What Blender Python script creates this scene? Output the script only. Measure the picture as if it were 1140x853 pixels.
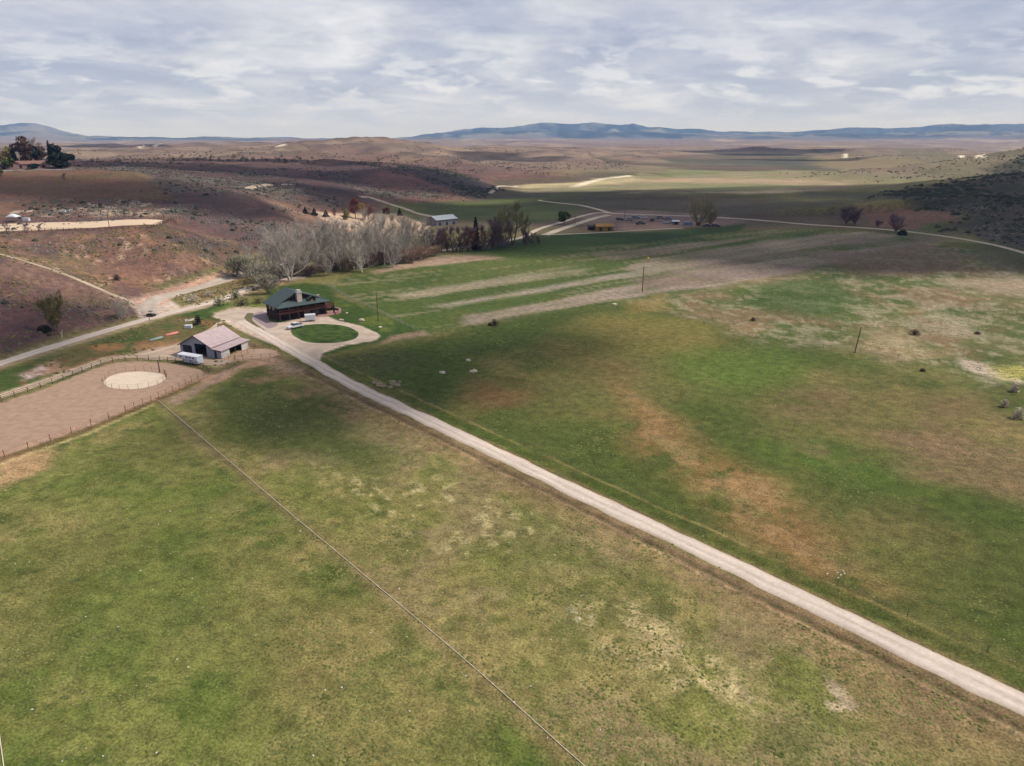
import bpy, math, random
import numpy as np
from mathutils import Vector, Matrix
R = math.radians
rng = np.random.default_rng(7)
random.seed(7)
scene = bpy.context.scene
for o in list(bpy.data.objects): bpy.data.objects.remove(o)
COL = scene.collection

# ------------------------------------------------------------------ camera
F = 780.0; W0, H0 = 1140.0, 853.0; HOR = 152.5; CAMH = 60.0
PITCH = math.atan((H0/2-HOR)/F)
cam_d = bpy.data.cameras.new('camera'); cam = bpy.data.objects.new('camera', cam_d); COL.objects.link(cam)
cam.location = (0, 0, CAMH); cam.rotation_euler = (math.pi/2-PITCH, 0, 0)
cam_d.sensor_fit = 'HORIZONTAL'; cam_d.sensor_width = 36; cam_d.lens = F/W0*36
cam_d.clip_start = 1; cam_d.clip_end = 90000
scene.camera = cam
scene.render.resolution_x = 1024; scene.render.resolution_y = 766

# ------------------------------------------------------------------ light
SUN_EL, SUN_AZ = 50.0, 76.0           # azimuth clockwise from +Y
SD = Vector((math.sin(R(SUN_AZ))*math.cos(R(SUN_EL)), math.cos(R(SUN_AZ))*math.cos(R(SUN_EL)), math.sin(R(SUN_EL))))
sl = bpy.data.lights.new('sun', 'SUN'); so = bpy.data.objects.new('sun', sl); COL.objects.link(so)
sl.energy = 4.3; sl.angle = R(1.3); sl.color = (1.0, 0.945, 0.87)
so.rotation_euler = SD.to_track_quat('Z', 'Y').to_euler(); so.location = (200, 0, 400)
vs = scene.view_settings
vs.view_transform = 'Standard'; vs.look = 'None'; vs.exposure = 0.17; vs.gamma = 1.0; vs.use_curve_mapping = False

world = bpy.data.worlds.new('World'); scene.world = world; world.use_nodes = True
def build_world():
    nt = world.node_tree; N = nt.nodes; L = nt.links; N.clear()
    out = N.new('ShaderNodeOutputWorld')
    sky = N.new('ShaderNodeTexSky'); sky.sky_type = 'NISHITA'; sky.sun_disc = False
    sky.sun_elevation = R(SUN_EL); sky.sun_rotation = R(SUN_AZ); sky.dust_density = 1.5; sky.altitude = 900
    bg1 = N.new('ShaderNodeBackground'); bg1.inputs[1].default_value = 0.10; L.new(sky.outputs[0], bg1.inputs[0])
    tc = N.new('ShaderNodeTexCoord'); sep = N.new('ShaderNodeSeparateXYZ'); L.new(tc.outputs['Generated'], sep.inputs[0])
    def math_(op, a, b=None, c=None):
        n = N.new('ShaderNodeMath'); n.operation = op
        for i, v in enumerate((a, b, c)):
            if v is None: continue
            if isinstance(v, (int, float)): n.inputs[i].default_value = v
            else: L.new(v, n.inputs[i])
        return n.outputs[0]
    zz = math_('MAXIMUM', sep.outputs[2], 0.0); zz = math_('ADD', zz, 0.085)
    px = math_('DIVIDE', sep.outputs[0], zz); py = math_('DIVIDE', sep.outputs[1], zz)
    def vec(sx, sy, oz):
        c = N.new('ShaderNodeCombineXYZ'); L.new(math_('MULTIPLY', px, sx), c.inputs[0]); L.new(math_('MULTIPLY', py, sy), c.inputs[1]); c.inputs[2].default_value = oz
        return c.outputs[0]
    def noise(v, sc, det, ro, dist=0):
        n = N.new('ShaderNodeTexNoise'); n.inputs['Scale'].default_value = sc; n.inputs['Detail'].default_value = det
        n.inputs['Roughness'].default_value = ro; n.inputs['Distortion'].default_value = dist; L.new(v, n.inputs['Vector']); return n.outputs[0]
    def ramp(v, stops):
        r = N.new('ShaderNodeValToRGB'); L.new(v, r.inputs[0]); e = r.color_ramp.elements
        while len(e) < len(stops): e.new(0.5)
        for k, (p, c) in enumerate(stops): e[k].position = p; e[k].color = (*c, 1) if len(c) == 3 else c
        return r.outputs[0]
    big = noise(vec(.8, .42, 3.1), 0.62, 9, 0.60, 0.35)
    str_ = noise(vec(0.8, .7, 9.7), 1.5, 8, 0.62, 0.5)
    mixf = math_('ADD', math_('MULTIPLY', big, 0.6), math_('MULTIPLY', str_, 0.4))
    cloudcol = ramp(mixf, [(0.34, (0.34, 0.39, 0.53)), (0.44, (0.42, 0.465, 0.60)), (0.50, (0.52, 0.555, 0.67)), (0.56, (0.66, 0.68, 0.75)), (0.66, (0.90, 0.90, 0.93))])
    # low rows of cumulus heads near the horizon
    el = math_('ARCTAN2', sep.outputs[2], sep.outputs[1]); az = math_('ARCTAN2', sep.outputs[0], sep.outputs[1])
    cb = N.new('ShaderNodeCombineXYZ'); L.new(math_('MULTIPLY', az, 7.0), cb.inputs[0]); L.new(math_('MULTIPLY', el, 24.0), cb.inputs[1])
    cum = noise(cb.outputs[0], 1.7, 8, 0.58, 0.2)
    band = ramp(math_('MULTIPLY', el, 5.0), [(0.0, (0, 0, 0)), (0.10, (.3, .3, .3)), (0.30, (1, 1, 1)), (0.55, (.45,) * 3), (0.9, (0, 0, 0))])
    cmask = ramp(cum, [(0.50, (0, 0, 0)), (0.60, (.8, .8, .8))])
    mm = math_('MULTIPLY', cmask, band)
    mx = N.new('ShaderNodeMix'); mx.data_type = 'RGBA'; L.new(mm, mx.inputs[0]); L.new(cloudcol, mx.inputs[6]); mx.inputs[7].default_value = (0.95, 0.94, 0.96, 1)
    bg2 = N.new('ShaderNodeBackground'); bg2.inputs[1].default_value = 0.90; hm = ramp(math_('MULTIPLY', el, 8.0), [(0.0, (.75,) * 3), (0.45, (.25,) * 3), (0.9, (0, 0, 0))])
    m3 = N.new('ShaderNodeMix'); m3.data_type = 'RGBA'; L.new(hm, m3.inputs[0]); L.new(mx.outputs[2], m3.inputs[6]); m3.inputs[7].default_value = (.66, .68, .77, 1)
    L.new(m3.outputs[2], bg2.inputs[0])
    dens = ramp(mixf, [(0.28, (0.62,) * 3), (0.42, (0.93,) * 3)])
    ms = N.new('ShaderNodeMixShader'); L.new(dens, ms.inputs[0]); L.new(bg1.outputs[0], ms.inputs[1]); L.new(bg2.outputs[0], ms.inputs[2])
    L.new(ms.outputs[0], out.inputs[0])
build_world()

# ------------------------------------------------------------------ noise in numpy
def _h(ix, iy, s):
    h = (ix.astype(np.int64)*374761393 + iy.astype(np.int64)*668265263 + s*1442695041) & 0xffffffff
    h = ((h ^ (h >> 13))*1274126177) & 0xffffffff
    h = h ^ (h >> 16)
    return (h & 0xffff)/65535.0
def vnoise(x, y, s=0):
    ix = np.floor(x); iy = np.floor(y); fx = x-ix; fy = y-iy
    fx = fx*fx*fx*(fx*(fx*6-15)+10); fy = fy*fy*fy*(fy*(fy*6-15)+10)
    a = _h(ix, iy, s); b = _h(ix+1, iy, s); c = _h(ix, iy+1, s); d = _h(ix+1, iy+1, s)
    return (a*(1-fx)+b*fx)*(1-fy)+(c*(1-fx)+d*fx)*fy
def fbm(x, y, L, oct=4, s=0, gain=0.5):
    t = 0; a = 1; n = 0; f = 1.0/L
    for k in range(oct):
        t = t + a*vnoise((x*0.8+y*0.6)*f+17.3*k, (y*0.8-x*0.6)*f+5.1*k, s+k*31); n += a; a *= gain; f *= 2.03
    return t/n*2-1           # -1..1
def sst(a, b, v):
    t = np.clip((v-a)/(b-a), 0, 1); return t*t*(3-2*t)

# ------------------------------------------------------------------ image rays -> world points
SP, CP = math.sin(PITCH), math.cos(PITCH)
def ray(px, py):
    u = (px-W0/2)/F; v = (py-H0/2)/F
    return np.array([u, CP-v*SP, -SP-v*CP])
def at_depth(px, py, D):
    d = ray(px, py); t = D/d[1]; return np.array([d[0]*t, D, CAMH+d[2]*t])
def at_z(px, py, z=0.0):
    d = ray(px, py); t = (z-CAMH)/d[2]; return np.array([d[0]*t, d[1]*t, z])

# ------------------------------------------------------------------ terrain height
CTL = []   # (x,y,z)
for (a, b, D) in [
    (0,283,270),(30,291,272),(60,300,274),(100,315,268),(140,332,262),(0,330,235),(0,370,207),(50,340,238),(50,368,214),(100,345,241),
    (0,275,300),(60,290,300),(100,300,290),(100,270,325),(150,280,320),(150,310,290),(200,280,320),(230,270,350),(240,290,328),(210,257,370),
    (0,240,390),(100,240,395),(0,220,440),(100,222,440),(180,222,450),(100,205,500),(0,200,510),(180,205,510),(80,190,560),(0,188,565),(150,192,560),
    (0,184,600),(200,188,700),(200,180,900),(300,180,900),(300,190,780),(350,178,950),(100,179,850),(250,200,620),(300,207,590),
    (270,215,500),(230,212,490),(200,230,430),(230,245,400),(260,247,410),(300,242,440),(340,247,445),(385,263,430),(340,265,400),(300,270,380),
    (280,280,360),(260,260,385),(300,226,490),(340,243,470),(330,225,540),(350,215,600),(350,236,515),(395,245,520),(420,222,640),(450,235,600),
    (425,187,850),(370,188,850),(460,196,820),(500,210,770),(425,210,730),(400,200,760),(350,200,700),(450,181,1000),(500,190,950),(390,179,980),(250,190,760)]:
    CTL.append(at_depth(a, b, D))
for (a, b) in [(0,258),(90,254),(180,250),(0,247),(100,244),(180,244)]: CTL.append(at_z(a, b, 18))
for (a, b) in [(0,405),(80,380),(165,353),(200,338),(240,316),(290,296),(320,300),(400,298),(440,285),(0,440),(0,520),(100,440),(200,380),(300,340),
               (470,262),(500,245),(540,235),(600,235),(540,222),(600,215),(560,207),(420,270),(480,300),(560,260),(300,420),(0,600),(500,360),(640,215),(620,203),(480,235),(700,240),(600,330)]:
    CTL.append(at_z(a, b, 0))
for p in [(-200,60,0),(-320,100,4),(-340,200,9),(-420,320,24),(-480,450,33),(-560,620,44),(-700,800,46),(-330,240,14),(-200,160,0),(0,600,0),(-60,420,0),(100,900,0),(0,1050,0),(-1000,900,45),(-600,1000,36),(-250,1050,30),(-140,1100,26)]:
    CTL.append(np.array(p, float))
CTL = np.array(CTL)
_c = 14.0
def _phi(r2): return np.sqrt(r2+_c*_c)
_A = _phi(((CTL[:,None,:2]-CTL[None,:,:2])**2).sum(-1))
_w = np.linalg.solve(_A+np.eye(len(CTL))*-0.8, CTL[:,2])
def rbf(x, y):
    out = np.zeros_like(x)
    for i in range(len(CTL)):
        out += _w[i]*np.sqrt((x-CTL[i,0])**2+(y-CTL[i,1])**2+_c*_c)
    return out
RIDGES = [  # polyline (px,py,D), near width, far width
    ([(60,168,1500),(150,167,1500),(230,163,1900),(300,160,1900),(380,154,1900),(420,153.5,2000),(480,158,2100),(560,162,2300),(640,165,2400),(700,169,2350),(745,174,2250)], 850, 900),
    ([(160,171,1450),(260,168,1400),(330,167,1300)], 380, 300),
    ([(-80,160,3000),(60,159,3000),(110,160.5,2900),(180,157,3100),(250,157.5,3200)], 800, 700),
    ([(360,172,1400),(420,170,1400),(470,173,1300)], 330, 300),
    ([(520,172,1650),(590,175,1550),(640,181,1450)], 320, 250),
    ([(795,168,2750),(850,162,2800),(885,166,2700),(950,161,2900),(1010,167,2800)], 330, 400),
    ([(905,174,2250),(945,167,2200),(1000,170,2250),(1080,173,2250),(1180,172,2200)], 380, 300),
    ([(1025,214,720),(1060,205,850),(1100,191,950),(1140,178,1000),(1220,160,1050),(1400,130,1100)], 330, 420),
    ([(1200,215,560),(1280,190,620),(1400,160,650)], 200, 300),
    ([(480,165,1700),(500,176,1300),(522,189,1090)], 130, 130), ([(600,168,1900),(645,178,1500),(700,190,1250)], 150, 150), ([(545,168,1700),(565,179,1350),(590,193,1110)], 110, 110), ([(420,160,1600),(440,170,1250)], 110, 110),
    ([(690,170,2200),(735,181,1650)], 130, 130), ([(250,163,1500),(270,171,1200)], 110, 110), ([(320,160,1600),(340,170,1250)], 120, 120), ([(940,164,2550),(1000,162,2650),(1060,165,2600)], 170, 300), ([(1000,172,1900),(1060,174,1800),(1100,178,1500)], 160, 200),
    ([(560,160.5,3600),(640,162,3500),(760,164,3600)], 500, 500),
]
RW = []
for pts, wn, wf in RIDGES:
    RW.append((np.array([at_depth(*p) for p in pts]), wn, wf))
SIL_AZ = []; SIL_T = []
for (a, b) in [(-300,150),(-120,142),(-40,139.5),(0,138.5),(22,137.5),(40,138.5),(60,143),(80,148),(100,152),(130,153.5),(200,153.5),(240,152.6),(270,153),(330,155),(440,154),(470,150),(500,146.5),(530,143.5),(560,142),(585,139),(600,136.5),(625,138),(640,137.5),(660,136.8),(690,138.5),(705,137.5),(720,141),(760,144),(800,146),(835,147),(870,147.5),(900,146),(940,143),(985,143),(1020,140.5),(1055,137.5),(1080,139),(1140,138),(1300,139),(1500,147)]:
    d = ray(a, b); SIL_AZ.append(math.atan2(d[0], d[1])); SIL_T.append(d[2]/math.hypot(d[0], d[1]))
RM = 15000.0
ROAD_A = at_z(560, 508); ROAD_B = at_z(1140, 785); _rd = (ROAD_B-ROAD_A)[:2]; _rd = _rd/np.linalg.norm(_rd); _rn = np.array([_rd[1], -_rd[0]])  # towards camera side
if _rn[1] > 0: _rn = -_rn
def H(x, y):
    x = np.asarray(x, float); y = np.asarray(y, float); shp = x.shape; x = x.ravel(); y = y.ravel()
    r = np.hypot(x, y)
    near = np.zeros_like(x); m = (r < 1700) & (y > -100)
    near[m] = np.maximum(rbf(x[m], y[m]), 0)
    near *= 1-sst(1000, 1600, r)
    near *= sst(-250, 0, -x+0*y)*0+1
    right = sst(60, 220, x-0.08*y)          # the valley floor on the right is flat
    near *= (1-right)*sst(-60, 60, y)
    # flatten very small heights
    near = np.where(near < 1.2, near*sst(0.15, 1.2, near), near)
    acc = (near/30)**5
    for P, wn, wf in RW:
        x0, x1 = P[:,0].min()-max(wn, wf), P[:,0].max()+max(wn, wf); y0, y1 = P[:,1].min()-wn, P[:,1].max()+wf
        k = (x > x0) & (x < x1) & (y > y0) & (y < y1)
        if not k.any(): continue
        X = x[k]; Y = y[k]; bd = np.full(X.shape, 1e18); bz = np.zeros_like(X); sg = np.zeros_like(X)
        for i in range(len(P)-1):
            ax, ay, az_ = P[i]; bx, by, bz_ = P[i+1]; dx, dy = bx-ax, by-ay; L2 = dx*dx+dy*dy
            t = np.clip(((X-ax)*dx+(Y-ay)*dy)/L2, 0, 1); qx = ax+t*dx; qy = ay+t*dy
            d = np.hypot(X-qx, Y-qy); b = d < bd
            bd = np.where(b, d, bd); bz = np.where(b, az_+(bz_-az_)*t, bz); sg = np.where(b, Y-qy, sg)
        w = np.where(sg < 0, wn, wf)*(1+0.35*fbm(X, Y, 420, 3, 5))
        s = np.clip(bd/w, 0, 1); pr = 0.5*(1+np.cos(np.pi*s)); pr = pr**0.9
        acc[k] += (np.maximum(bz, 0)*pr/30)**5
    h = 30*acc**0.2
    gull = fbm(x, y, 170, 4, 11)*0.16+fbm(x, y, 600, 3, 12)*0.12
    h = h*(1+gull*sst(3, 14, h)*sst(600, 1100, r))*(1-.75*np.abs(fbm(x, y*.8, 330, 4, 14))*sst(4, 14, h)*sst(950, 1300, r))
    h += sst(4, 10, h)*fbm(x, y, 28, 3, 21)*0.8*(1-sst(700, 1200, r))*(1-np.exp(-((x+215)**2+(y-358)**2)/5500))
    h = h-sst(5, 12, h)*(1-sst(1150, 1500, r))*(y > 330)*(1-.9*np.exp(-((x+215)**2+(y-358)**2)/7000))*np.abs(fbm(x*1.3, y, 75, 3, 25))*5.0
    # distant foothills
    fh = sst(3600, 5200, r)*(1-sst(11500, 14000, r)); rid = 1-np.abs(fbm(x, y, 1500, 4, 40))
    h += fh*(np.clip(rid, 0, 1)**3)*52*(0.7+0.7*fbm(x, y, 3500, 2, 44))
    h -= fh*20
    # mountains
    az = np.arctan2(x, y); T = np.interp(az, SIL_AZ, SIL_T); T = T + 0.0026*fbm(az*4000, r*0+3, 150, 6, 61, .62)*(1+0*r)
    zt = CAMH+T*RM
    pm = sst(11200, RM, r)*(1-sst(RM+400, 22000, r))
    rough = 1-1.5*np.abs(fbm(x, y, 1500, 5, 71, 0.6))*(1-sst(RM-900, RM-100, r))
    mt = np.maximum(zt, 0)*pm*rough
    z2 = (CAMH+(T*.42+.0035*fbm(az*4000, r*0+9, 260, 5, 67))*12300); mt = np.maximum(mt, np.maximum(z2, 0)*sst(9800, 12300, r)*(1-sst(12500, 14500, r))*(1-.9*np.abs(fbm(x, y, 1200, 4, 73, .6))*(1-sst(11600, 12200, r))))
    h = np.maximum(h, mt) if False else h*(1-sst(9800, 11500, r))+mt
    # ditch along the near side of the farm road
    s = (x-ROAD_A[0])*_rn[0]+(y-ROAD_A[1])*_rn[1]; al = (x-ROAD_A[0])*_rd[0]+(y-ROAD_A[1])*_rd[1]
    dm = sst(-75, -60, al)*(1-sst(150, 200, al))
    h += dm*(-0.2*np.exp(-((s-4.1)/0.55)**2)+0.18*np.exp(-((s-5.3)/0.5)**2))
    h += dm*(-0.15*np.exp(-((s+3.6)/0.7)**2))
    h += (fbm(x, y, 9, 3, 81)*0.10+fbm(x, y, 2.2, 2, 83)*0.05)*sst(3.2, 4.5, np.abs(s)*dm+(1-dm)*9)*(1-sst(350, 500, r))*PASTURE(x, y)
    return h.reshape(shp)
def PASTURE(x, y):   # little bumps only out in the grass, yards stay level
    return (sst(20, 45, np.hypot(x+75, (y-235))*0+np.abs(x+75)+0*y) + (y < 150) + (y > 300)).clip(0, 1)
def Hs(x, y): return float(H(np.array([x]), np.array([y]))[0])
def G(px, py, zhint=None):
    d = ray(px, py); d = d/np.linalg.norm(d)
    t = np.concatenate([np.arange(60, 600, 3.0), np.geomspace(600, 14000, 900)])
    X = d[0]*t; Y = d[1]*t; Z = CAMH+d[2]*t; hh = H(X, Y); below = np.nonzero(Z < hh)[0]
    if len(below) == 0: i = len(t)-1
    else: i = below[0]
    a, b = t[max(i-1, 0)], t[i]
    tt = np.linspace(a, b, 24); ZZ = CAMH+d[2]*tt; hh = H(d[0]*tt, d[1]*tt); bl = np.nonzero(ZZ < hh)[0]
    tq = tt[bl[0]] if len(bl) else b
    return np.array([d[0]*tq, d[1]*tq, Hs(d[0]*tq, d[1]*tq)])

# ------------------------------------------------------------------ helpers
def lin(c):
    c = np.asarray(c, float)/255.0
    return np.where(c <= 0.04045, c/12.92, ((c+0.055)/1.055)**2.4)
KEXP = 1.45
def alb(r, g, b): return lin((r, g, b))/KEXP
MATS = {}
def pmat(name, c, rough=0.85, ns=3.0, amt=0.25, metal=0.0, bump=0.0, stripes=None, spec=0.3, c2=None):
    """principled material with procedural mottling"""
    if name in MATS: return MATS[name]
    m = bpy.data.materials.new(name); m.use_nodes = True; nt = m.node_tree; N = nt.nodes; L = nt.links
    p = N['Principled BSDF']; p.inputs['Roughness'].default_value = rough; p.inputs['Metallic'].default_value = metal
    p.inputs['Specular IOR Level'].default_value = spec
    tc = N.new('ShaderNodeTexCoord'); n = N.new('ShaderNodeTexNoise'); n.inputs['Scale'].default_value = ns; n.inputs['Detail'].default_value = 6
    L.new(tc.outputs['Object'], n.inputs['Vector'])
    r = N.new('ShaderNodeValToRGB'); L.new(n.outputs[0], r.inputs[0]); c = np.asarray(c, float)
    lo = np.clip(c*(1-amt), 0, 1); hi = np.clip((c if c2 is None else np.asarray(c2))*(1+amt), 0, 1)
    r.color_ramp.elements[0].position = 0.32; r.color_ramp.elements[1].position = 0.68
    r.color_ramp.elements[0].color = (*lo, 1); r.color_ramp.elements[1].color = (*hi, 1)
    src = r.outputs[0]
    if stripes:
        w = N.new('ShaderNodeTexWave'); w.wave_type = 'BANDS'; w.bands_direction = stripes[0]; w.inputs['Scale'].default_value = stripes[1]
        w.inputs['Distortion'].default_value = 0.3; L.new(tc.outputs['Object'], w.inputs['Vector'])
        mx = N.new('ShaderNodeMix'); mx.data_type = 'RGBA'; mx.blend_type = 'MULTIPLY'; mx.inputs[0].default_value = stripes[2]
        L.new(src, mx.inputs[6]); L.new(w.outputs[0], mx.inputs[7]); src = mx.outputs[2]
    if 'twig' in name or 'leaves' in name or 'buds' in name or 'evergreen' in name:
        oi = N.new('ShaderNodeObjectInfo'); mr_ = N.new('ShaderNodeMapRange'); mr_.inputs[3].default_value = .74; mr_.inputs[4].default_value = 1.16; L.new(oi.outputs['Random'], mr_.inputs[0]); cc = N.new('ShaderNodeCombineColor'); [L.new(mr_.outputs[0], cc.inputs[i]) for i in range(3)]
        m2 = N.new('ShaderNodeMix'); m2.data_type = 'RGBA'; m2.blend_type = 'MULTIPLY'; m2.inputs[0].default_value = 1; L.new(src, m2.inputs[6]); L.new(cc.outputs[0], m2.inputs[7]); src = m2.outputs[2]
    L.new(src, p.inputs['Base Color'])
    if bump:
        b = N.new('ShaderNodeBump'); b.inputs['Strength'].default_value = 0.6; b.inputs['Distance'].default_value = bump; L.new(n.outputs[0], b.inputs['Height']); L.new(b.outputs[0], p.inputs['Normal'])
    MATS[name] = m; return m
class MB:
    def __init__(s): s.v = []; s.f = []
    def add(s, vs_, fs):
        o = len(s.v); s.v += [tuple(map(float, q)) for q in vs_]; s.f += [tuple(o+i for i in f) for f in fs]
    def box(s, x0, x1, y0, y1, z0, z1):
        s.add([(x0,y0,z0),(x1,y0,z0),(x1,y1,z0),(x0,y1,z0),(x0,y0,z1),(x1,y0,z1),(x1,y1,z1),(x0,y1,z1)],
              [(0,3,2,1),(4,5,6,7),(0,1,5,4),(1,2,6,5),(2,3,7,6),(3,0,4,7)])
    def hexa(s, b, t): s.add(list(b)+list(t), [(0,3,2,1),(4,5,6,7),(0,1,5,4),(1,2,6,5),(2,3,7,6),(3,0,4,7)])
    def slab(s, pts, th):   # thick sheet: polygon pts (top), thickness down
        n = len(pts); b = [(p[0], p[1], p[2]-th) for p in pts]
        s.add(list(pts)+b, [tuple(range(n)), tuple(range(2*n-1, n-1, -1))]+[(i, i+n, (i+1) % n+n, (i+1) % n) for i in range(n)])
    def prism_y(s, prof, y0, y1):   # profile in xz extruded along y
        n = len(prof); s.add([(p[0], y0, p[1]) for p in prof]+[(p[0], y1, p[1]) for p in prof],
            [tuple(range(n)), tuple(range(2*n-1, n-1, -1))]+[(i, i+n, (i+1) % n+n, (i+1) % n) for i in range(n)])
    def prism_x(s, prof, x0, x1):
        n = len(prof); s.add([(x0, p[0], p[1]) for p in prof]+[(x1, p[0], p[1]) for p in prof],
            [tuple(range(n)), tuple(range(2*n-1, n-1, -1))]+[(i, i+n, (i+1) % n+n, (i+1) % n) for i in range(n)])
    def tube(s, a, b, r0, r1, n=5, caps=True):
        a = np.asarray(a, float); b = np.asarray(b, float); d = b-a; l = np.linalg.norm(d)
        if l < 1e-6: return
        d /= l; q = np.array([0, 0, 1.0]) if abs(d[2]) < 0.9 else np.array([1.0, 0, 0]); u = np.cross(d, q); u /= np.linalg.norm(u); w = np.cross(d, u)
        vs_ = []
        for c, rr in ((a, r0), (b, r1)):
            for k in range(n):
                t = 2*math.pi*k/n; vs_.append(c+rr*(u*math.cos(t)+w*math.sin(t)))
        fs = [(k, (k+1) % n, (k+1) % n+n, k+n) for k in range(n)]
        if caps: fs += [tuple(range(n-1, -1, -1)), tuple(range(n, 2*n))]
        s.add(vs_, fs)
    def disc_y(s, c, r, w, n=14):   # wheel: axis along y
        s.tube((c[0], c[1]-w/2, c[2]), (c[0], c[1]+w/2, c[2]), r, r, n)
    def build(s, name, mat, parent=None, smooth=False):
        me = bpy.data.meshes.new(name); me.from_pydata(s.v, [], s.f); me.update()
        if smooth: me.polygons.foreach_set('use_smooth', [True]*len(me.polygons))
        if mat: me.materials.append(mat)
        o = bpy.data.objects.new(name, me); COL.objects.link(o)
        if parent: o.parent = parent
        return o
def np_mesh(name, V, Fq, mat, nside, parent=None, smooth=False):
    me = bpy.data.meshes.new(name); nv = len(V); nf = len(Fq)
    me.vertices.add(nv); me.vertices.foreach_set('co', np.ascontiguousarray(V, np.float32).ravel())
    me.loops.add(nf*nside); me.loops.foreach_set('vertex_index', np.ascontiguousarray(Fq, np.int32).ravel())
    me.polygons.add(nf); me.polygons.foreach_set('loop_start', np.arange(0, nf*nside, nside, dtype=np.int32)); me.polygons.foreach_set('loop_total', np.full(nf, nside, np.int32))
    me.update(calc_edges=True)
    if smooth: me.polygons.foreach_set('use_smooth', np.ones(nf, bool))
    if mat: me.materials.append(mat)
    o = bpy.data.objects.new(name, me); COL.objects.link(o)
    if parent: o.parent = parent
    return o
def tag(o, label, cat, group=None, kind=None):
    if label: o['label'] = label
    if cat: o['category'] = cat
    if group: o['group'] = group
    if kind: o['kind'] = kind
    return o
def struct(o, label=None, cat=None):
    o['kind'] = 'structure'
    if label: o['label'] = label; o['category'] = cat
    return o
def empty(name, loc, rz=0.0):
    o = bpy.data.objects.new(name, None); COL.objects.link(o); o.location = tuple(float(q) for q in loc); o.rotation_euler = (0, 0, rz); o.empty_display_size = 0.5; return o
def copy_tree(o, parent=None):
    c = o.copy(); COL.objects.link(c)
    if parent: c.parent = parent
    for ch in list(o.children): copy_tree(ch, c)
    return c

# ------------------------------------------------------------------ ground sheet
rows = [0.5, 8, 16, 24, 31, 37]; r = 41.0
while r < 34000:
    rows.append(r); r += min(1.7*r*r/46800, 0.0105*r if r < 5000 else 0.014*r)
rows = np.array(rows); da = 1.75/F
cols = np.concatenate([np.arange(-math.pi, -R(46), R(4)), np.arange(-R(46), R(46), da), np.arange(R(46), math.pi-R(2), R(4))])
RR, AA = np.meshgrid(rows, cols, indexing='ij')
GX = RR*np.sin(AA); GY = RR*np.cos(AA); GZ = H(GX, GY)
nr, nc = RR.shape
idx = np.arange(nr*nc).reshape(nr, nc); nx = np.roll(idx, -1, axis=1)
Fq = np.stack([idx[:-1], nx[:-1], nx[1:], idx[1:]], -1).reshape(-1, 4)[:, ::-1]
V = np.stack([GX, GY, GZ], -1).reshape(-1, 3)
print('ground verts', len(V))
x, y = GX.ravel(), GY.ravel(); rr = np.hypot(x, y); hz = GZ.ravel()

def wpoly(pts): return np.array([G(a, b)[:2] for a, b in pts])
def sdist(P, X, Y):
    """signed distance (positive inside) to a polygon"""
    ins = np.zeros(X.shape, bool); bd = np.full(X.shape, 1e9); n = len(P)
    for i in range(n):
        ax, ay = P[i]; bx, by = P[(i+1) % n]
        c = ((ay > Y) != (by > Y)) & (X < (bx-ax)*(Y-ay)/((by-ay)+1e-12)+ax); ins ^= c
        dx, dy = bx-ax, by-ay; t = np.clip(((X-ax)*dx+(Y-ay)*dy)/(dx*dx+dy*dy+1e-9), 0, 1); bd = np.minimum(bd, np.hypot(X-ax-t*dx, Y-ay-t*dy))
    return np.where(ins, bd, -bd)
W1 = fbm(x, y, 30, 4, 101); W2 = fbm(x, y, 30, 4, 133); W3 = fbm(x, y, 200, 4, 151); W4 = fbm(x, y, 200, 4, 177)
FINE = fbm(x, y, 5, 4, 201)
RGB = np.zeros((len(V), 3)); TUFT = np.zeros(len(V)); STRAW = np.zeros(len(V)); SAGE = np.zeros(len(V))
def mask(poly, soft, warp=0.0, far=False, world=False):
    P = poly if world else wpoly(poly); pad = soft+abs(warp)*1.5
    k = (x > P[:,0].min()-pad) & (x < P[:,0].max()+pad) & (y > P[:,1].min()-pad) & (y < P[:,1].max()+pad)
    m = np.zeros(len(x)); a, b = (W3, W4) if far else (W1, W2)
    if k.any(): m[k] = sst(-soft, soft, sdist(P, x[k]+a[k]*warp, y[k]+b[k]*warp))
    return m
def lmask(pts, w, soft, warp=0.0, world=False):
    P = pts if world else wpoly(pts); pad = w+soft+abs(warp)*1.5; m = np.zeros(len(x))
    k = (x > P[:,0].min()-pad) & (x < P[:,0].max()+pad) & (y > P[:,1].min()-pad) & (y < P[:,1].max()+pad)
    X = x[k]+W1[k]*warp; Y = y[k]+W2[k]*warp; bd = np.full(X.shape, 1e9)
    for i in range(len(P)-1):
        ax, ay = P[i]; dx, dy = P[i+1]-P[i]; t = np.clip(((X-ax)*dx+(Y-ay)*dy)/(dx*dx+dy*dy+1e-9), 0, 1); bd = np.minimum(bd, np.hypot(X-ax-t*dx, Y-ay-t*dy))
    m[k] = 1-sst(w-soft, w+soft, bd); return m
def paint(m, c, s=1.0):
    global RGB
    w = (m*s)[:, None]; RGB = RGB*(1-w)+alb(*c)*w
def patchy(m, L=12, thr=0.0, soft=0.25, s=0, oct=6):
    k = m > .002; o = np.zeros_like(m); o[k] = m[k]*sst(thr-soft, thr+soft, fbm(x[k], y[k], L*1.15, oct, 300+s, .62)*1.15); return o
# base covers
RGB[:] = alb(124, 118, 78)
BASE_DONE = True
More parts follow.
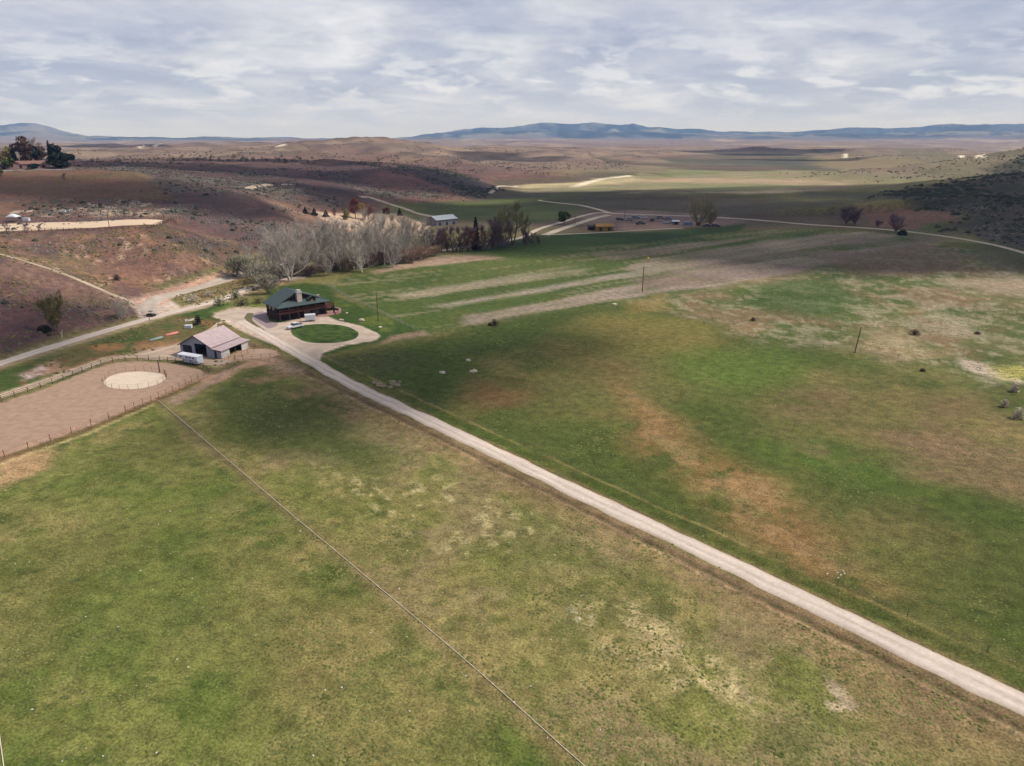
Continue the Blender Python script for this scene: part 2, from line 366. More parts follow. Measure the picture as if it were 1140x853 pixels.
# ---- land cover plus painted shade, farthest first (all masks live in world metres)
far = sst(900, 1500, rr)
paint(far, (148, 134, 114)); paint(patchy(far, 700, 0.0, .3, 1), (140, 112, 98), .8); paint(patchy(far, 260, .1, .3, 2), (116, 112, 84), .6)
farther = sst(3300, 4500, rr); paint(farther, (140, 122, 108)); paint(patchy(farther, 900, 0, .4, 3), (120, 98, 90), .7); paint(patchy(farther, 500, .3, .2, 4), (176, 158, 130), .7)
mts = sst(10300, 11600, rr); paint(mts, (76, 82, 84)); paint(patchy(mts, 1100, .0, .15, 5), (132, 126, 116), .8); paint(patchy(mts, 420, .05, .12, 6), (26, 34, 38), .85)
az_ = np.arctan2(x, y)
snow = mts*sst(130, 190, hz+fbm(x, y, 500, 3, 411)*30)*sst(.33, .345, az_)*(1-sst(.365, .385, az_)); paint(snow, (235, 235, 240), .9)
# valley floor between 550 m and 2.6 km
vf = sst(420, 560, y)*sst(-120, -20, x)*(1-sst(2, 7, hz))*(1-sst(3300, 4200, rr))
paint(vf, (104, 92, 80)); paint(patchy(vf, 60, 0, .25, 7), (82, 88, 58), .8); paint(patchy(vf, 160, .1, .2, 8), (118, 96, 86), .7)
vbright = mask([(560,210),(640,203),(700,196),(745,188),(900,190),(1010,194),(960,205),(880,212),(780,214),(640,212)], 30, 60)  # pale flat with the sunlit strip painted brighter into it
paint(vbright, (152, 142, 112), .9); paint(patchy(vbright, 60, .05, .25, 9), (124, 132, 90), .6)
paint(mask([(640,208),(700,203),(880,206),(980,204),(940,200),(800,198),(700,199)], 25, 40), (176, 152, 128), .8)
paint(mask([(715,197),(790,195),(800,192),(740,191)], 20, 20), (110, 120, 80), .6); paint(mask([(850,210),(900,212),(1000,205),(940,205)], 20, 30), (150, 128, 112), .6)
paint(mask([(560,207),(600,209),(660,207),(720,200),(700,197),(640,203),(590,205)], 18, 20), (188, 174, 136), .9)
paint(mask([(780,214),(840,213),(880,211),(900,213),(830,216)], 12, 14), (190, 170, 145), .8)
paint(mask([(740,184),(900,186),(1100,188),(1140,192),(1140,186),(900,180),(740,178)], 60, 80), (112, 112, 92), .6)
# plateau hills (sunlit, tan) and their sage slopes
hill = sst(5, 12, hz)*(1-sst(3500, 4200, rr))*sst(900, 1150, rr); paint(hill, (160, 138, 116))
paint(patchy(hill, 160, .05, .35, 10), (132, 106, 92), .75); paint(patchy(hill, 70, .25, .25, 11), (98, 88, 72), .6)
paint(mask([(330,176),(390,172),(480,178),(560,190),(540,200),(470,192),(400,184)], 60, 80), (120, 88, 78), .55)
gl_ = 1-sst(0, .16, np.abs(fbm(x, y*.8, 330, 4, 14))); paint(hill*gl_, (92, 78, 72), .6); gl2 = 1-sst(0, .12, np.abs(fbm(x+500, y*.7, 190, 4, 15))); paint(hill*gl2, (108, 88, 78), .5); SAGE += hill*.5  # gullies painted darker to strengthen weak relief shading, standing also for brush
# left hill country, 330-1050 m
gl = mask([(350,236),(400,238),(445,238),(480,250),(470,262),(400,262),(365,250)], 4, 4)
lh = sst(2.0, 6.0, hz)*(1-sst(-10, 60, x-0.05*y))*(1-sst(1000, 1250, rr))*sst(300, 330, y)
paint(lh, (128, 96, 80)); paint(patchy(lh, 40, 0, .3, 12), (104, 80, 76), .7); paint(patchy(lh, 18, .15, .25, 13), (150, 118, 96), .5)
dk = mask([(85,190),(120,183),(260,183),(420,183),(520,200),(545,215),(520,228),(440,215),(390,225),(330,216),(260,212),(200,204),(150,196)], 14, 25); paint(dk*lh, (84, 62, 62), .9); SAGE += dk*lh*.6  # hill band shaded by clouds, darkened in the ground colour too
sg = mask([(110,192),(180,200),(270,216),(300,226),(330,243),(300,262),(262,268),(235,250),(210,242),(185,235),(150,228),(90,220),(185,222),(170,205)], 8, 12)
paint(sg*lh, (110, 84, 80), .9); paint(patchy(sg*lh, 12, .0, .3, 14), (92, 88, 82), .6); SAGE += sg
rs = mask([(255,225),(275,217),(340,244),(385,262),(350,275),(290,275),(262,262),(270,240)], 8, 10); paint(patchy(rs*lh, 16, -.1, .3, 15), (132, 98, 86), .8); SAGE += rs*.35
gd = mask([(270,214),(282,212),(345,240),(395,264),(380,268),(330,246)], 4, 5); paint(gd*lh, (160, 132, 106), .8)
bh = mask([(300,205),(345,212),(400,225),(395,238),(345,240),(300,222)], 10, 10); paint(bh*lh, (124, 92, 74), .8); SAGE += bh*.3
nh = mask([(395,200),(425,188),(455,194),(490,207),(528,222),(470,226),(400,219)], 8, 12); paint(nh, (138, 98, 84), .9); SAGE += nh*.35
bhill = mask([(440,185),(520,196),(560,210),(530,222),(500,208),(455,191)], 10, 10); paint(bhill, (64, 62, 60), .95); SAGE += bhill*.8
gf = mask([(505,228),(560,222),(640,214),(660,225),(625,245),(560,250),(480,240),(430,228),(470,224)], 12, 12); paint(gf, (96, 104, 60), .9); paint(patchy(gf, 40, 0, .3, 16), (84, 84, 58), .6)
rh = mask([(1000,166),(1060,170),(1140,170),(1300,160),(1300,190),(1140,182),(1090,196),(1040,206),(985,212),(960,205),(1010,194)], 40, 60); paint(rh, (132, 124, 92), .8); paint(patchy(rh, 90, 0, .3, 95), (112, 106, 78), .6)
paint(mask([(905,176),(945,170),(1000,172),(1100,178),(1100,186),(1000,188),(905,184)], 30, 40), (140, 126, 96), .8); paint(mask([(880,190),(1140,192),(1100,200),(1000,204),(900,200)], 20, 40), (138, 132, 98), .6)
paint(patchy(mask([(740,178),(900,176),(905,186),(740,184)], 40, 60), 200, -.2, .3, 96), (84, 84, 78), .7)
# mown bench below the hill house
mf = mask([(-60,188),(60,187),(130,191),(168,196),(187,212),(188,220),(150,223),(60,220),(-60,220)], 4, 6)
paint(mf, (122, 104, 72)); paint(patchy(mf, 60, -.1, .3, 17)*(x < -215), (122, 88, 72), .8); paint(patchy(mf, 10, .25, .2, 18), (112, 100, 58), .6)
rub = mask([(-40,226),(60,222),(160,224),(190,232),(186,241),(100,241),(0,243),(-40,243)], 4, 6); paint(rub, (124, 96, 82)); paint(patchy(rub, 7, .2, .12, 19), (190, 172, 156), .8); paint(patchy(rub, 6, .25, .12, 20), (84, 90, 76), .8); SAGE += rub*.5
paint(mask([(105,231),(170,236),(186,242),(120,241)], 3, 5), (178, 152, 128), .6)
# slope under the arena and the near hillock
sl_ = mask([(-60,262),(0,262),(120,258),(185,250),(215,262),(245,292),(235,306),(165,326),(150,336),(100,316),(60,300),(0,282),(-60,276)], 4, 7)
paint(sl_, (138, 106, 88)); paint(patchy(sl_, 22, .15, .25, 21), (124, 114, 78), .6); paint(patchy(sl_, 9, .2, .2, 22), (164, 128, 98), .7); paint(patchy(sl_, 6, .45, .1, 23), (204, 176, 150), .7)
paint(mask([(225,258),(262,268),(290,285),(262,292),(240,280)], 5, 6), (134, 124, 88), .5)
paint(mask([(165,318),(240,300),(255,306),(180,324)], 3, 4), (108, 116, 66), .8); paint(mask([(50,285),(110,300),(100,290),(60,278)], 4, 4), (114, 122, 66), .3)
nk = mask([(-80,280),(0,283),(60,302),(110,322),(140,334),(158,350),(110,362),(60,376),(0,396),(-80,420)], 3, 3)
paint(nk, (120, 92, 82)); paint(patchy(nk, 26, .0, .25, 24), (134, 108, 90), .8); paint(patchy(nk, 5, .3, .12, 25), (158, 132, 104), .6); paint(mask([(-80,335),(60,335),(90,355),(40,385),(-80,420)], 8, 8)*nk, (104, 68, 70), .75)
paint(patchy(nk, 4, .45, .1, 26), (84, 80, 62), .6); SAGE += nk*.12
# corridor between the dirt road and the arena
co = mask([(-80,440),(0,415),(80,390),(165,362),(200,350),(235,352),(262,375),(205,380),(150,395),(60,425),(0,440),(-80,465)], 2, 3)
paint(co, (106, 98, 64)); paint(patchy(co, 14, -.05, .2, 27), (72, 92, 44), .85); paint(patchy(co, 7, .25, .15, 28), (140, 104, 80), .7)
paint(mask([(15,418),(60,402),(75,412),(40,420)], 2, 3), (158, 124, 106), .8); paint(patchy(mask([(20,420),(45,408),(52,415),(30,424)], 1.5, 1), 1.5, 0, .3, 29), (196, 176, 172), .9)
paint(mask([(100,385),(135,380),(140,388),(115,390)], 2, 2), (160, 122, 84), .8); paint(mask([(150,385),(200,378),(200,386),(150,394)], 1.5, 1), (150, 118, 88), .8)
paint(mask([(225,362),(240,356),(262,372),(240,372)], 2, 2), (140, 104, 66), .8)
dr = mask([(195,330),(250,318),(290,300),(330,300),(320,320),(260,330),(230,340)], 3, 3); paint(dr, (134, 116, 84)); paint(patchy(dr, 6, 0, .25, 30), (112, 112, 62), .6); paint(patchy(dr, 3, .25, .1, 31), (170, 140, 110), .6)
hy = mask([(200,350),(255,336),(300,345),(300,320),(340,315),(370,318),(372,330),(470,366),(470,378),(420,385),(360,395),(300,385),(250,360)], 2, 2); paint(hy, (68, 86, 42)); paint(patchy(hy, 9, .2, .2, 32), (110, 116, 58), .6)
paint(mask([(232,348),(296,345),(296,332),(262,336)], 2, 2), (112, 122, 62), .7)
paint(mask([(140,336),(165,328),(180,330),(200,340),(205,346),(180,354),(160,356),(150,345)], 1.2, 1), (198, 180, 166), .95)
paint(lmask([(140,334),(166,340),(176,330),(205,322),(240,312),(262,306)], 5.0, 1.2, .8), (190, 156, 136), .85)
paint(lmask([(172,350),(205,345),(240,336),(262,328),(300,314),(330,309)], 4.5, 1.2, .6), (186, 164, 146), .85)
paint(lmask([(-60,428),(0,406),(80,381),(166,355)], 3.6, .8, .5), (166, 146, 122), .8)
paint(mask([(236,350),(262,341),(300,343),(300,350),(258,354)], 1, .8), (190, 170, 152), .9)
# gravel yard and loop drive (bare gravel)
far3 = np.maximum(hill, farther*.8)*(1-mts); paint(far3, (112, 106, 106), .25)
for P_, w_ in (([(156,164),(160,161.5)], 5), ([(172,163),(181,160)], 6), ([(310,162.5),(318,160)], 6), ([(940.5,176),(941.5,171.5)], 6), ([(1070,173),(1092,175)], 7), ([(700,196),(672,199),(655,203),(640,208)], 7)): paint(lmask(P_, w_, 3, 0), (226, 212, 190), .9)
lhm = np.maximum(np.maximum(lh, nk), sl_)*(1-rub)*(1-gl); paint(lhm, (104, 88, 88), .26)
gu = 1-sst(0, .13, np.abs(fbm(x*1.3, y, 75, 3, 25))); paint(lhm*gu*(1-mf), (82, 66, 66), .5); SAGE += lhm*gu*(1-mf)*.4  # drainage creases darkened in colour as relief shading, with brush in them
paint(patchy(lhm*(1-mf), 5, .15, .2, 92), (92, 80, 80), .5); paint(vbright*sst(-.1, .4, fbm(x*.25, y, 30, 4, 361)), (128, 122, 96), .4)
GRAV = (196, 176, 160)
yard = mask([(236,352),(258,346),(297,345),(296,358),(312,360),(345,352),(366,353),(376,357),(403,363),(424,373.5),(419,379),(384,384.5),(360,393),(356,402),(330,392),(300,382),(275,372)], .6, .5)
yardholes = mask([(322,366),(335,361),(360,360),(385,363),(400,370),(396,377),(375,382),(345,381),(328,375)], .4, .3)
# upper field: green with grey furrowed strips
uf = mask([(362,322),(410,296),(460,284),(520,282),(600,268),(660,262),(760,258),(900,255),(1040,262),(1030,275),(900,300),(830,318),(720,335),(600,352),(520,366),(470,372)], 3, 4)
paint(uf, (78, 92, 48)); paint(patchy(uf, 30, .05, .3, 33), (110, 110, 66), .5)
GS = (160, 144, 128)
for P_, c_, s_ in [
    ([(410,303),(470,287),(540,280),(560,288),(470,296),(420,306)], (160, 134, 118), .9),
    ([(430,330),(500,318),(580,306),(660,298),(650,303),(560,316),(470,331),(440,332)], (146, 134, 116), .85),
    ([(470,343),(560,327),(660,309),(740,297),(740,301),(640,318),(560,332),(495,344)], (152, 140, 128), .9),
    ([(510,362),(520,352),(600,338),(700,316),(780,300),(860,290),(930,281),(1040,268),(1060,268),(1000,283),(900,298),(830,315),(740,325),(660,337),(590,350),(530,362)], (146, 130, 118), 1),
    ([(690,300),(720,288),(760,282),(850,268),(960,258),(1010,262),(940,272),(850,283),(780,296),(720,305)], (140, 126, 112), .9),
    ([(660,282),(720,276),(800,268),(860,262),(800,272),(730,284),(680,288)], (136, 118, 104), .8),
    ([(640,262),(720,272),(700,277),(650,272)], (120, 112, 70), .5),
    ([(700,310),(760,300),(800,312),(780,318),(720,320)], (120, 102, 92), .8)]:
    m_ = mask(P_, 2.5, 4); paint(m_, tuple(q+6 for q in c_), s_); paint(patchy(m_, 14, .2, .3, 34), (118, 116, 80), .35)
uv = fbm(x*0.55-y*0.83, (x*0.83+y*0.55)*0.08, 3.0, 3, 350); paint(uf*sst(-.1, .35, uv), (96, 108, 60), .35); paint(uf*sst(.1, .5, -uv), (166, 150, 128), .4)
paint(mask([(590,262),(760,256),(830,250),(830,256),(700,272),(600,276),(560,280),(520,282)], 4, 5), (58, 78, 42), .9)
paint(mask([(500,284),(600,268),(640,262),(700,266),(640,280),(560,288)], 5, 6), (80, 98, 50), .8)
# right-hand pasture, beyond the farm road
rp = mask([(362,396),(420,382),(520,368),(620,350),(720,335),(830,318),(900,300),(1040,268),(1500,300),(1700,1100),(1140,772),(860,640),(560,500),(430,436)], 2, 2)
paint(rp, (106, 104, 62)); paint(patchy(rp, 34, .0, .3, 36), (80, 92, 44), .8); paint(patchy(rp, 16, .15, .2, 37), (130, 118, 78), .55)
paint(mask([(362,400),(430,384),(600,352),(660,345),(640,375),(600,390),(540,400),(520,440),(560,480),(480,455)], 9, 14), (74, 88, 44), .85)  # shade of passing clouds painted in as a darker green
paint(mask([(366,400),(440,386),(470,400),(420,420)], 6, 6), (88, 86, 62), .5)
paint(mask([(530,425),(600,430),(590,448),(550,450),(525,440)], 5, 9), (126, 96, 68), .7)
paint(mask([(620,380),(680,395),(720,420),(700,440),(650,430),(640,405)], 9, 14), (130, 108, 74), .5)
paint(patchy(mask([(680,430),(740,460),(810,530),(900,605),(950,650),(910,665),(820,628),(735,558),(695,490)], 9, 14), 7, -.2, .3, 97), (146, 114, 80), .85)
paint(patchy(mask([(690,440),(760,470),(850,560),(950,640),(900,660),(740,550)], 7, 10), 4, .05, .25, 38), (160, 134, 100), .5)
paint(mask([(660,350),(760,350),(830,380),(780,400),(700,395),(640,370)], 9, 12), (130, 118, 70), .6)
paint(mask([(755,400),(800,385),(880,380),(905,400),(880,430),(820,440),(780,430)], 7, 11), (94, 112, 52), .75)
paint(mask([(850,500),(940,510),(1010,530),(1000,560),(900,530)], 7, 12), (86, 108, 48), .7)
paint(mask([(1000,560),(1140,590),(1140,720),(1060,700),(1000,640)], 8, 14), (78, 92, 42), .6)
paint(mask([(980,480),(1140,500),(1140,560),(1040,545)], 8, 14), (134, 112, 88), .7)
paint(patchy(mask([(860,440),(1140,450),(1140,560),(900,520)], 8, 14), 12, .05, .25, 39), (132, 110, 84), .6)
# pale weathered area on the right, in front of the distant road
pw = mask([(700,335),(830,318),(900,300),(1040,268),(1160,300),(1300,380),(1140,440),(1080,420),(950,392),(840,372),(740,350)], 7, 12)
paint(pw, (110, 108, 70)); paint(patchy(pw, 30, .0, .25, 40), (84, 98, 52), .9); paint(patchy(pw, 20, .1, .2, 41), (138, 112, 88), .7); paint(patchy(pw, 8, .22, .2, 42), (160, 148, 126), .6); paint(patchy(pw, 3, .2, .2, 43), (170, 158, 134), .5)
paint(mask([(840,320),(930,305),(960,330),(920,355),(850,345)], 8, 12), (70, 92, 46), .7); paint(mask([(700,336),(740,326),(745,345),(700,350)], 4, 4), (140, 120, 76), .6)
paint(mask([(960,365),(1010,370),(1060,400),(1020,400),(960,385)], 6, 8), (160, 146, 112), .5)
paint(mask([(1040,310),(1140,305),(1160,335),(1120,330),(1060,320)], 5, 7), (160, 144, 124), .6); paint(mask([(1070,400),(1100,405),(1140,420),(1160,432),(1120,424),(1075,412)], 1.5, 3), (184, 168, 150), .9)
paint(mask([(980,355),(1060,350),(1100,370),(1140,380),(1060,375)], 3, 6), (160, 148, 128), .4); paint(mask([(1110,410),(1160,405),(1160,425),(1120,424)], 3, 3), (172, 166, 96), .8)
paint(mask([(900,285),(1030,272),(1090,285),(1050,300),(960,310)], 6, 8), (110, 94, 80), .6)
# plain around the pale road on the right, and the dark brush hill
bf = mask([(960,238),(985,231),(1040,232),(1062,240),(1060,250),(1020,256),(975,253)], 6, 9); paint(bf, (134, 104, 90), .95); paint(mask([(1030,250),(1058,246),(1058,254),(1030,257)], 5, 4), (90, 104, 58), .9)
dh = mask([(968,222),(1010,212),(1060,204),(1100,190),(1140,176),(1500,100),(1500,330),(1140,280),(1080,258),(1062,240),(1030,230)], 14, 22)
paint(dh, (98, 88, 76)); paint(patchy(dh, 40, .0, .3, 44), (66, 68, 52), .7); SAGE += dh*1.0
paint(mask([(1090,262),(1140,275),(1200,300),(1140,305),(1080,290)], 6, 6), (84, 80, 68), .6)
paint(mask([(600,218),(700,218),(860,222),(960,225),(940,240),(800,240),(700,235),(600,228)], 18, 25), (92, 86, 74), .7); paint(mask([(880,212),(1000,214),(1010,220),(900,222)], 12, 16), (84, 84, 76), .6)
paint(patchy(mask([(740,300),(860,280),(960,262),(1050,262),(1030,276),(900,300),(800,316)], 5, 8), 16, -.15, .3, 98), (128, 112, 104), .7)
jy = mask([(650,240),(700,234),(790,238),(830,246),(800,252),(700,256),(655,256)], 5, 6); paint(jy, (138, 116, 104)); paint(patchy(jy, 10, 0, .2, 45), (116, 108, 108), .6)
paint(mask([(690,249),(800,247),(790,252),(690,256)], 3, 3), (164, 136, 120), .8)
paint(gl, (196, 170, 144)); 
# near pastures
lp = mask([(0,512),(100,477),(176,447),(280,535),(420,653),(640,853),(700,1100),(-700,1100),(-700,700),(-100,545)], 1.2, 1.2)
paint(lp, (132, 124, 80)); paint(patchy(lp, 26, -.02, .25, 46), (112, 116, 64), .75); paint(patchy(lp, 9, .12, .25, 47), (82, 98, 44), .6); paint(patchy(lp, 14, .28, .15, 48), (150, 136, 92), .6); paint(patchy(lp, 5, .18, .18, 99), (66, 84, 40), .5)
paint(mask([(60,500),(200,480),(260,560),(320,640),(240,700),(160,760),(140,620),(0,560),(0,530)], 5, 10)*lp, (104, 112, 58), .5)
paint(mask([(0,620),(90,600),(120,700),(0,760)], 6, 10)*lp, (134, 124, 80), .6)
paint(mask([(320,640),(420,700),(560,853),(400,853),(280,740)], 6, 12)*lp, (136, 124, 82), .5); paint(mask([(0,500),(55,500),(60,520),(0,545)], 2, 3)*lp, (170, 140, 108), .85)
np_ = mask([(176,447),(235,425),(300,405),(330,408),(430,462),(560,524),(860,668),(1140,808),(1700,1250),(700,1100),(640,853),(420,653),(280,535)], 1.2, 1.2)
paint(np_, (138, 128, 84)); paint(patchy(np_, 4, .3, .18, 93), (76, 88, 46), .45); paint(patchy(np_, 24, .0, .25, 49), (118, 120, 66), .8); paint(patchy(np_, 12, .15, .2, 50), (142, 124, 98), .6); paint(patchy(np_, 5, .2, .2, 94), (98, 104, 56), .45)
paint(mask([(190,450),(250,425),(310,410),(400,455),(470,500),(440,530),(380,510),(300,510),(250,480)], 6, 10)*np_, (82, 92, 48), .8)  # darker green patch painted for shade from the clouds
paint(mask([(560,560),(650,600),(680,660),(600,680),(520,640)], 5, 10)*np_, (108, 112, 62), .5)
for L_, q_, t_ in ((3.0, 51, .05), (.9, 91, .0)): paint(patchy(patchy(mask([(660,690),(720,680),(800,730),(840,775),(780,785),(690,730)], 3, 4)*np_, 4, -.05, .3, 90), L_, t_, .3, q_), (190, 172, 132), .6)
paint(patchy(mask([(640,685),(665,685),(665,702),(640,700)], 1, 2)*np_, 1.2, .05, .2, 52), (200, 192, 168), .8)
paint(patchy(mask([(870,735),(910,750),(940,790),(900,780)], 1, 3)*np_, 2.2, .1, .15, 53), (190, 172, 148), .8)
paint(patchy(mask([(380,520),(520,540),(620,590),(560,640),(420,590)], 4, 8)*np_, 1.5, .3, .15, 54), (178, 166, 124), .7)
paint(mask([(860,672),(1140,820),(1140,853),(1000,853),(880,740)], 3, 6)*np_, (146, 124, 94), .55)
paint(patchy(mask([(240,420),(330,410),(420,460),(400,470),(300,430)], 2, 4), 5, .15, .15, 55), (148, 122, 96), .7)
# bare strips, tracks
s_ = (x-ROAD_A[0])*_rn[0]+(y-ROAD_A[1])*_rn[1]; al_ = (x-ROAD_A[0])*_rd[0]+(y-ROAD_A[1])*_rd[1]
jit = fbm(x, y, 6, 3, 501)*.5
on = sst(-118, -105, al_)*(1-sst(160, 200, al_))
paint(on*sst(1.8, 2.4, s_+jit)*(1-sst(5.4, 6.4, s_+jit)), (134, 112, 88), .8); paint(on*np.exp(-((s_-3.9+jit*.4)/.6)**2), (100, 88, 64), .6)
paint(on*np.exp(-((s_-5.5+jit*.6)/.35)**2)*sst(-.4, .4, fbm(x, y, 4, 4, 503)), (184, 160, 124), .6)
paint(on*sst(5.4, 6.4, s_+jit)*(1-sst(7.5, 11, s_+jit*3)), (142, 122, 90), .6)
paint(on*sst(1.7, 2.2, -s_+jit)*(1-sst(2.6, 3.3, -s_+jit*2)), (120, 104, 74), .7); paint(on*np.exp(-((s_+6.3+jit*.6)/.35)**2)*sst(-.6, .4, fbm(x, y, 5, 4, 505)), (168, 148, 104), .55)
paint(on*sst(2.4, 3.2, -s_+jit)*(1-sst(5, 6.5, -s_+jit*2)), (84, 96, 46), .5)
pl = [(175,445),(215,487),(280,535),(420,653),(520,737),(640,853),(760,965)]
paint(lmask(pl, 1.5, 1.3, .6), (136, 120, 86), .55); paint(lmask([(172,444),(213,480),(276,536),(340,588)], .4, .4, .3), (98, 92, 64), .4)
paint(lmask([(228,420),(262,404),(300,402),(330,412)], 2.5, 2, 1), (170, 146, 124), .8)
paint(lmask([(-60,535),(0,512),(100,477),(172,447),(235,418)], 1.0, .5, .4), (110, 88, 62), .85); paint(lmask([(-60,540),(0,517),(100,482),(170,451)], .5, .3, .2), (176, 158, 118), .8)
paint(lmask([(235,424),(262,408),(300,403)], 3.2, 1.0, .8), (170, 140, 116), .95); paint(mask([(180,447),(235,422),(262,404),(272,407),(240,425),(195,452)], 1.2, 1), (158, 134, 116), .9)
arena = mask([(-150,500),(0,449),(60,430),(118,406),(148,402),(200,406),(228,413),(233,418),(176,443),(100,474),(0,509),(-150,570)], .5, .3)
paint(arena, (170, 142, 120)); paint(patchy(arena, 14, .1, .25, 56), (158, 130, 120), .6); paint(mask([(-150,530),(0,470),(0,509),(-150,570)], 4, 4), (176, 134, 112), .5)
paint(lmask([(0,441),(60,421),(118,400),(150,396),(200,397),(232,402)], 2.0, .7, .3), (190, 170, 146), .9)
paint(mask([(150,392),(205,382),(225,390),(205,398),(150,400)], 1.5, 1), (178, 150, 132), .9); paint(mask([(176,400),(205,403),(240,412),(262,402),(285,398),(262,410),(235,418)], 1, .8), (96, 92, 58), .85)
paint(mask([(246,400),(270,388),(308,390),(312,396),(285,400),(262,402)], .6, .4), (188, 158, 132), .95)
paint(yard, GRAV); paint(yardholes, (72, 100, 40)); paint(mask([(352,378),(365,376),(362,390),(354,388)], .8, .6), (150, 130, 106), .4)
paint(mask([(420,385),(445,378),(478,373),(470,368),(435,374)], 1, 1), (150, 128, 110), .8)
TUFT += np.clip(rp+lp+np_+uf*.4+co*.6+hy*.2, 0, 1)*(1-arena)*(1-yard); STRAW += np.clip(rp*.5+lp*.9+np_*.8+pw, 0, 1)
STRAW = np.where(on*(np.abs(s_) < 6) > .5, STRAW*.4, STRAW)
TUFT *= (1-arena)
gv = fbm(x, y, 3, 3, 601)*(1-sst(150, 400, rr)) + fbm(x, y, 22, 3, 603)
RGB *= (1+0.14*gv)[:, None]
RGB = np.clip(1.32*RGB**1.15, 0.006, .9)
att = np.concatenate([RGB, np.ones((len(V), 1))], 1).astype(np.float32)
att2 = np.stack([np.clip(TUFT, 0, 1), np.clip(STRAW, 0, 1), np.clip(SAGE, 0, 1), np.ones(len(V))], 1).astype(np.float32)

def ground_mat():
    m = bpy.data.materials.new('ground_cover'); m.use_nodes = True; nt = m.node_tree; N = nt.nodes; L = nt.links
    p = N['Principled BSDF']; p.inputs['Roughness'].default_value = 0.95; p.inputs['Specular IOR Level'].default_value = 0.1
    a = N.new('ShaderNodeAttribute'); a.attribute_name = 'cover'; b = N.new('ShaderNodeAttribute'); b.attribute_name = 'growth'
    sep = N.new('ShaderNodeSeparateColor'); L.new(b.outputs['Color'], sep.inputs[0])
    tc = N.new('ShaderNodeTexCoord')
    def noise(sc, det=4, ro=.55, sx=1, sy=1, dist=0):
        mp = N.new('ShaderNodeMapping'); mp.inputs['Scale'].default_value = (sx, sy, 1); mp.inputs['Rotation'].default_value = (0, 0, .35); L.new(tc.outputs['Object'], mp.inputs[0])
        n = N.new('ShaderNodeTexNoise'); n.inputs['Scale'].default_value = sc; n.inputs['Detail'].default_value = det; n.inputs['Roughness'].default_value = ro; n.inputs['Distortion'].default_value = dist
        L.new(mp.outputs[0], n.inputs['Vector']); return n.outputs[0]
    def mr(v, a0, a1, b0=0, b1=1):
        n = N.new('ShaderNodeMapRange'); n.interpolation_type = 'SMOOTHSTEP'; L.new(v, n.inputs[0]); n.inputs[1].default_value = a0; n.inputs[2].default_value = a1; n.inputs[3].default_value = b0; n.inputs[4].default_value = b1; return n.outputs[0]
    def mul(u, v):
        n = N.new('ShaderNodeMath'); n.operation = 'MULTIPLY'
        for i, q in enumerate((u, v)):
            if isinstance(q, (int, float)): n.inputs[i].default_value = q
            else: L.new(q, n.inputs[i])
        return n.outputs[0]
    def mix(f, c1, c2, bt='MIX'):
        n = N.new('ShaderNodeMix'); n.data_type = 'RGBA'; n.blend_type = bt; n.clamp_factor = True
        if isinstance(f, float): n.inputs[0].default_value = f
        else: L.new(f, n.inputs[0])
        for i, q in ((6, c1), (7, c2)):
            if isinstance(q, tuple): n.inputs[i].default_value = (*q, 1)
            else: L.new(q, n.inputs[i])
        return n.outputs[2]
    def val(v):      # grey value node -> colour
        n = N.new('ShaderNodeCombineColor'); [L.new(v, n.inputs[i]) for i in range(3)]; return n.outputs[0]
    c = a.outputs['Color']
    f1 = mr(noise(3.2, 3, .7), .25, .75, .50, 1.55); f2 = mr(noise(.45, 5, .68), .25, .75, .66, 1.34); f3 = mr(noise(.02, 5, .6), .25, .75, .9, 1.1)
    c = mix(1.0, c, val(f1), 'MULTIPLY'); c = mix(1.0, c, val(f2), 'MULTIPLY'); c = mix(1.0, c, val(f3), 'MULTIPLY')
    t = mul(mr(noise(.62, 6, .68, 1, 1.5, .3), .525, .64), mr(noise(.07, 3), .36, .60)); t = mul(t, sep.outputs[0])
    c = mix(mul(t, .62), c, tuple(alb(62, 80, 38)))
    t2 = mul(mr(noise(1.5, 4, .7, 1.3, 1), .60, .70), sep.outputs[0]); c = mix(mul(t2, .45), c, tuple(alb(78, 88, 42)))
    s = mul(mr(noise(1.1, 5, .75, 1, 2.2, .6), .60, .70), mr(noise(.05, 3), .42, .64)); s = mul(s, sep.outputs[1])
    c = mix(mul(s, .55), c, tuple(alb(190, 174, 130)))
    sp = mul(mr(noise(2.6, 2, .5), .735, .79), sep.outputs[1]); c = mix(mul(sp, .8), c, tuple(alb(222, 214, 190)))
    g = mul(mr(noise(.35, 5, .7, 1, 1.8), .50, .62), sep.outputs[2]); c = mix(mul(g, .55), c, tuple(alb(84, 84, 76)))
    L.new(c, p.inputs['Base Color'])
    bp = N.new('ShaderNodeBump'); bp.inputs['Strength'].default_value = .55; bp.inputs['Distance'].default_value = .14; L.new(noise(1.7, 5, .7), bp.inputs['Height']); L.new(bp.outputs[0], p.inputs['Normal'])
    return m
gmat = ground_mat()
ground = np_mesh('ground', V, Fq, gmat, 4, smooth=True); struct(ground)
for nm, A in (('cover', att), ('growth', att2)):
    ca = ground.data.color_attributes.new(nm, 'FLOAT_COLOR', 'POINT'); ca.data.foreach_set('color', A.ravel())

